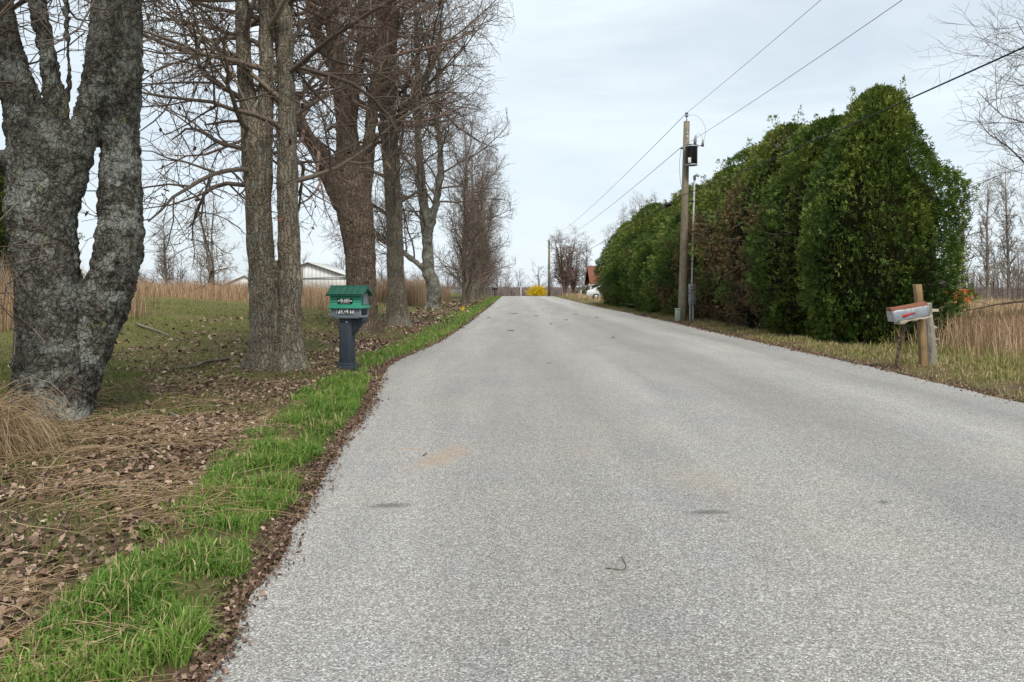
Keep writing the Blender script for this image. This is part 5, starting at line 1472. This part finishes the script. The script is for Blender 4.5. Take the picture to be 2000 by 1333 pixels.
sx, sy = -42.5, 118.0
sh = empty('low_shed', (sx, sy, gz(sx, sy)), 'low pale-roofed shed partly hidden by the meadow grass', 'building')
part('wall', B['white'], sh, lambda a: prism(a, [(-3, -.3), (3, -.3), (3, 1.0), (0, 2.3), (-3, 1.0)], 0, 6, 'y'))
part('roof', B['roofw'], sh, lambda a: (prism(a, [(-3.4, .82), (0, 2.32), (0, 2.45), (-3.4, .95)], -.3, 6.3, 'y'), prism(a, [(3.4, .82), (0, 2.32), (0, 2.45), (3.4, .95)], -.3, 6.3, 'y')))
hx, hy = 15.7, 106.0
hz_ = gz(hx, hy)
ho = empty('brown_house', (hx, hy, hz_), 'house with a steep brown shingle roof and cream gable beyond the hedge', 'building')
part('wall', B['cream'], ho, lambda a: box(a, (-4.2, 0, -.3), (4.2, 7, 2.0)))
rfh = part('roof', B['brick'], ho, lambda a: prism(a, [(-.6, 1.75), (3.5, 4.35), (7.6, 1.75), (7.6, 1.95), (3.5, 4.55), (-.6, 1.95)], -4.6, 4.6, 'x'))
part('gable', B['cream'], rfh, lambda a: prism(a, [(-3.0, 1.8), (-.6, 1.8), (-1.8, 3.7)], -.55, 1.6, 'y'))
part('gable_roof', B['brick'], rfh, lambda a: (prism(a, [(-3.3, 1.7), (-1.8, 3.85), (-1.8, 4.0), (-3.3, 1.85)], -.75, 2.6, 'y'), prism(a, [(-.3, 1.7), (-1.8, 3.85), (-1.8, 4.0), (-.3, 1.85)], -.75, 2.6, 'y')))
wd_ = part('window', B['white'], ho, lambda a: box(a, (1.0, -.06, .6), (2.4, .02, 1.6)))
part('pane', B['glass'], wd_, lambda a: box(a, (1.1, -.08, .7), (2.3, -.05, 1.5)))
part('porch_roof', B['white'], ho, lambda a: prism(a, [(-4.9, 1.55), (-3.2, 1.85), (-3.2, 1.95), (-4.9, 1.7)], -2.2, -.1, 'y'))
part('porch_post', B['white'], ho, lambda a: box(a, (-4.75, -2.1, -.3), (-4.6, -1.95, 1.56)))

cx_, cy_ = 9.75, 74.0
car = empty('white_van', (cx_, cy_, gz(cx_, cy_)), 'white van parked behind the far end of the hedge', 'van', None, math.radians(175))
prof = [(-2.3, .45), (-2.35, .9), (-2.1, 1.62), (-1.9, 1.70), (.75, 1.70), (1.75, 1.08), (2.2, .98), (2.32, .75), (2.25, .4), (1.85, .35), (1.7, .62), (1.25, .62), (1.1, .35), (-1.1, .35), (-1.25, .62), (-1.7, .62), (-1.85, .35)]
cb = part('body', B['car'], car, lambda a: prism(a, prof[::-1], -.88, .88, 'y'), .04)
part('windshield', B['glass'], cb, lambda a: prism(a, [(.82, 1.67), (1.70, 1.125), (1.72, 1.145), (.84, 1.69)], -.74, .74, 'y'))
part('rear_window', B['glass'], cb, lambda a: prism(a, [(-2.12, 1.58), (-2.30, 1.08), (-2.33, 1.09), (-2.15, 1.59)], -.7, .7, 'y'))
for s in (-1, 1):
    part('side_window', B['glass'], cb, lambda a: prism(a, [(-1.95, 1.06), (1.45, 1.06), (.70, 1.56), (-1.85, 1.56)], s * .885 - .006, s * .885 + .006, 'y'))
    part('headlight', B['rim'], cb, lambda a: box(a, (2.2, s * .62 - .18, .72), (2.32, s * .62 + .18, .88)), .03)
    for x in (-1.4, 1.4):
        wl = part('wheel', B['tyre'], car, lambda a: disc(a, (x, s * .82, .33), .33, 'y', .11, 20), .02)
        part('rim', B['rim'], wl, lambda a: disc(a, (x, s * .935, .33), .20, 'y', .012, 16))
ob = empty('orange_bin', (27.9, 46.5, gz(27.9, 46.5)), 'orange metal bin at the edge of the tan field behind the hedge end', 'bin')
part('tub', B['orange'], ob, lambda a: prism(a, [(-.95, .0), (.62, .0), (.68, 1.0), (-1.0, 1.0)], -.5, .5, 'y'), .02)
part('top_rail', B['orange'], ob, lambda a: (box(a, (-1.04, -.55, 1.0), (.72, -.45, 1.08)), box(a, (-1.04, .45, 1.0), (.72, .55, 1.08))), .01)
part('rib', B['orange'], ob, lambda a: box(a, (.30, -.56, .02), (.38, -.5, .99)), .01)
fpst = empty('stub_post', (8.25, 89, gz(8.25, 89)), 'pale wooden stub post in the tan grass beyond the hedge', 'post')
part('shaft', R_['pale'], fpst, lambda a: box(a, (-.1, -.1, -.2), (.1, .1, .9)), .01)
part('cap', R_['pale'], fpst, lambda a: box(a, (-.12, -.12, .9), (.12, .12, .96)), .01)
ev = Acc()
EV = np.random.default_rng(95)
pts = np.stack([EV.normal(0, 1.6, 2600), EV.normal(0, .6, 2600), np.abs(EV.normal(0, .5, 2600))], 1)
leaf_cards(ev, EV, pts, EV.uniform(.12, .25, 2600), 0, EV.random(2600) * .35, simple=True)
o = link('low_evergreen', ev.mesh('low_evergreen'), M['cedar']); o.location = (11.9, 104, gz(11.9, 104))
tag(o, 'low dark evergreen bush in front of the brown-roofed house', 'bush')
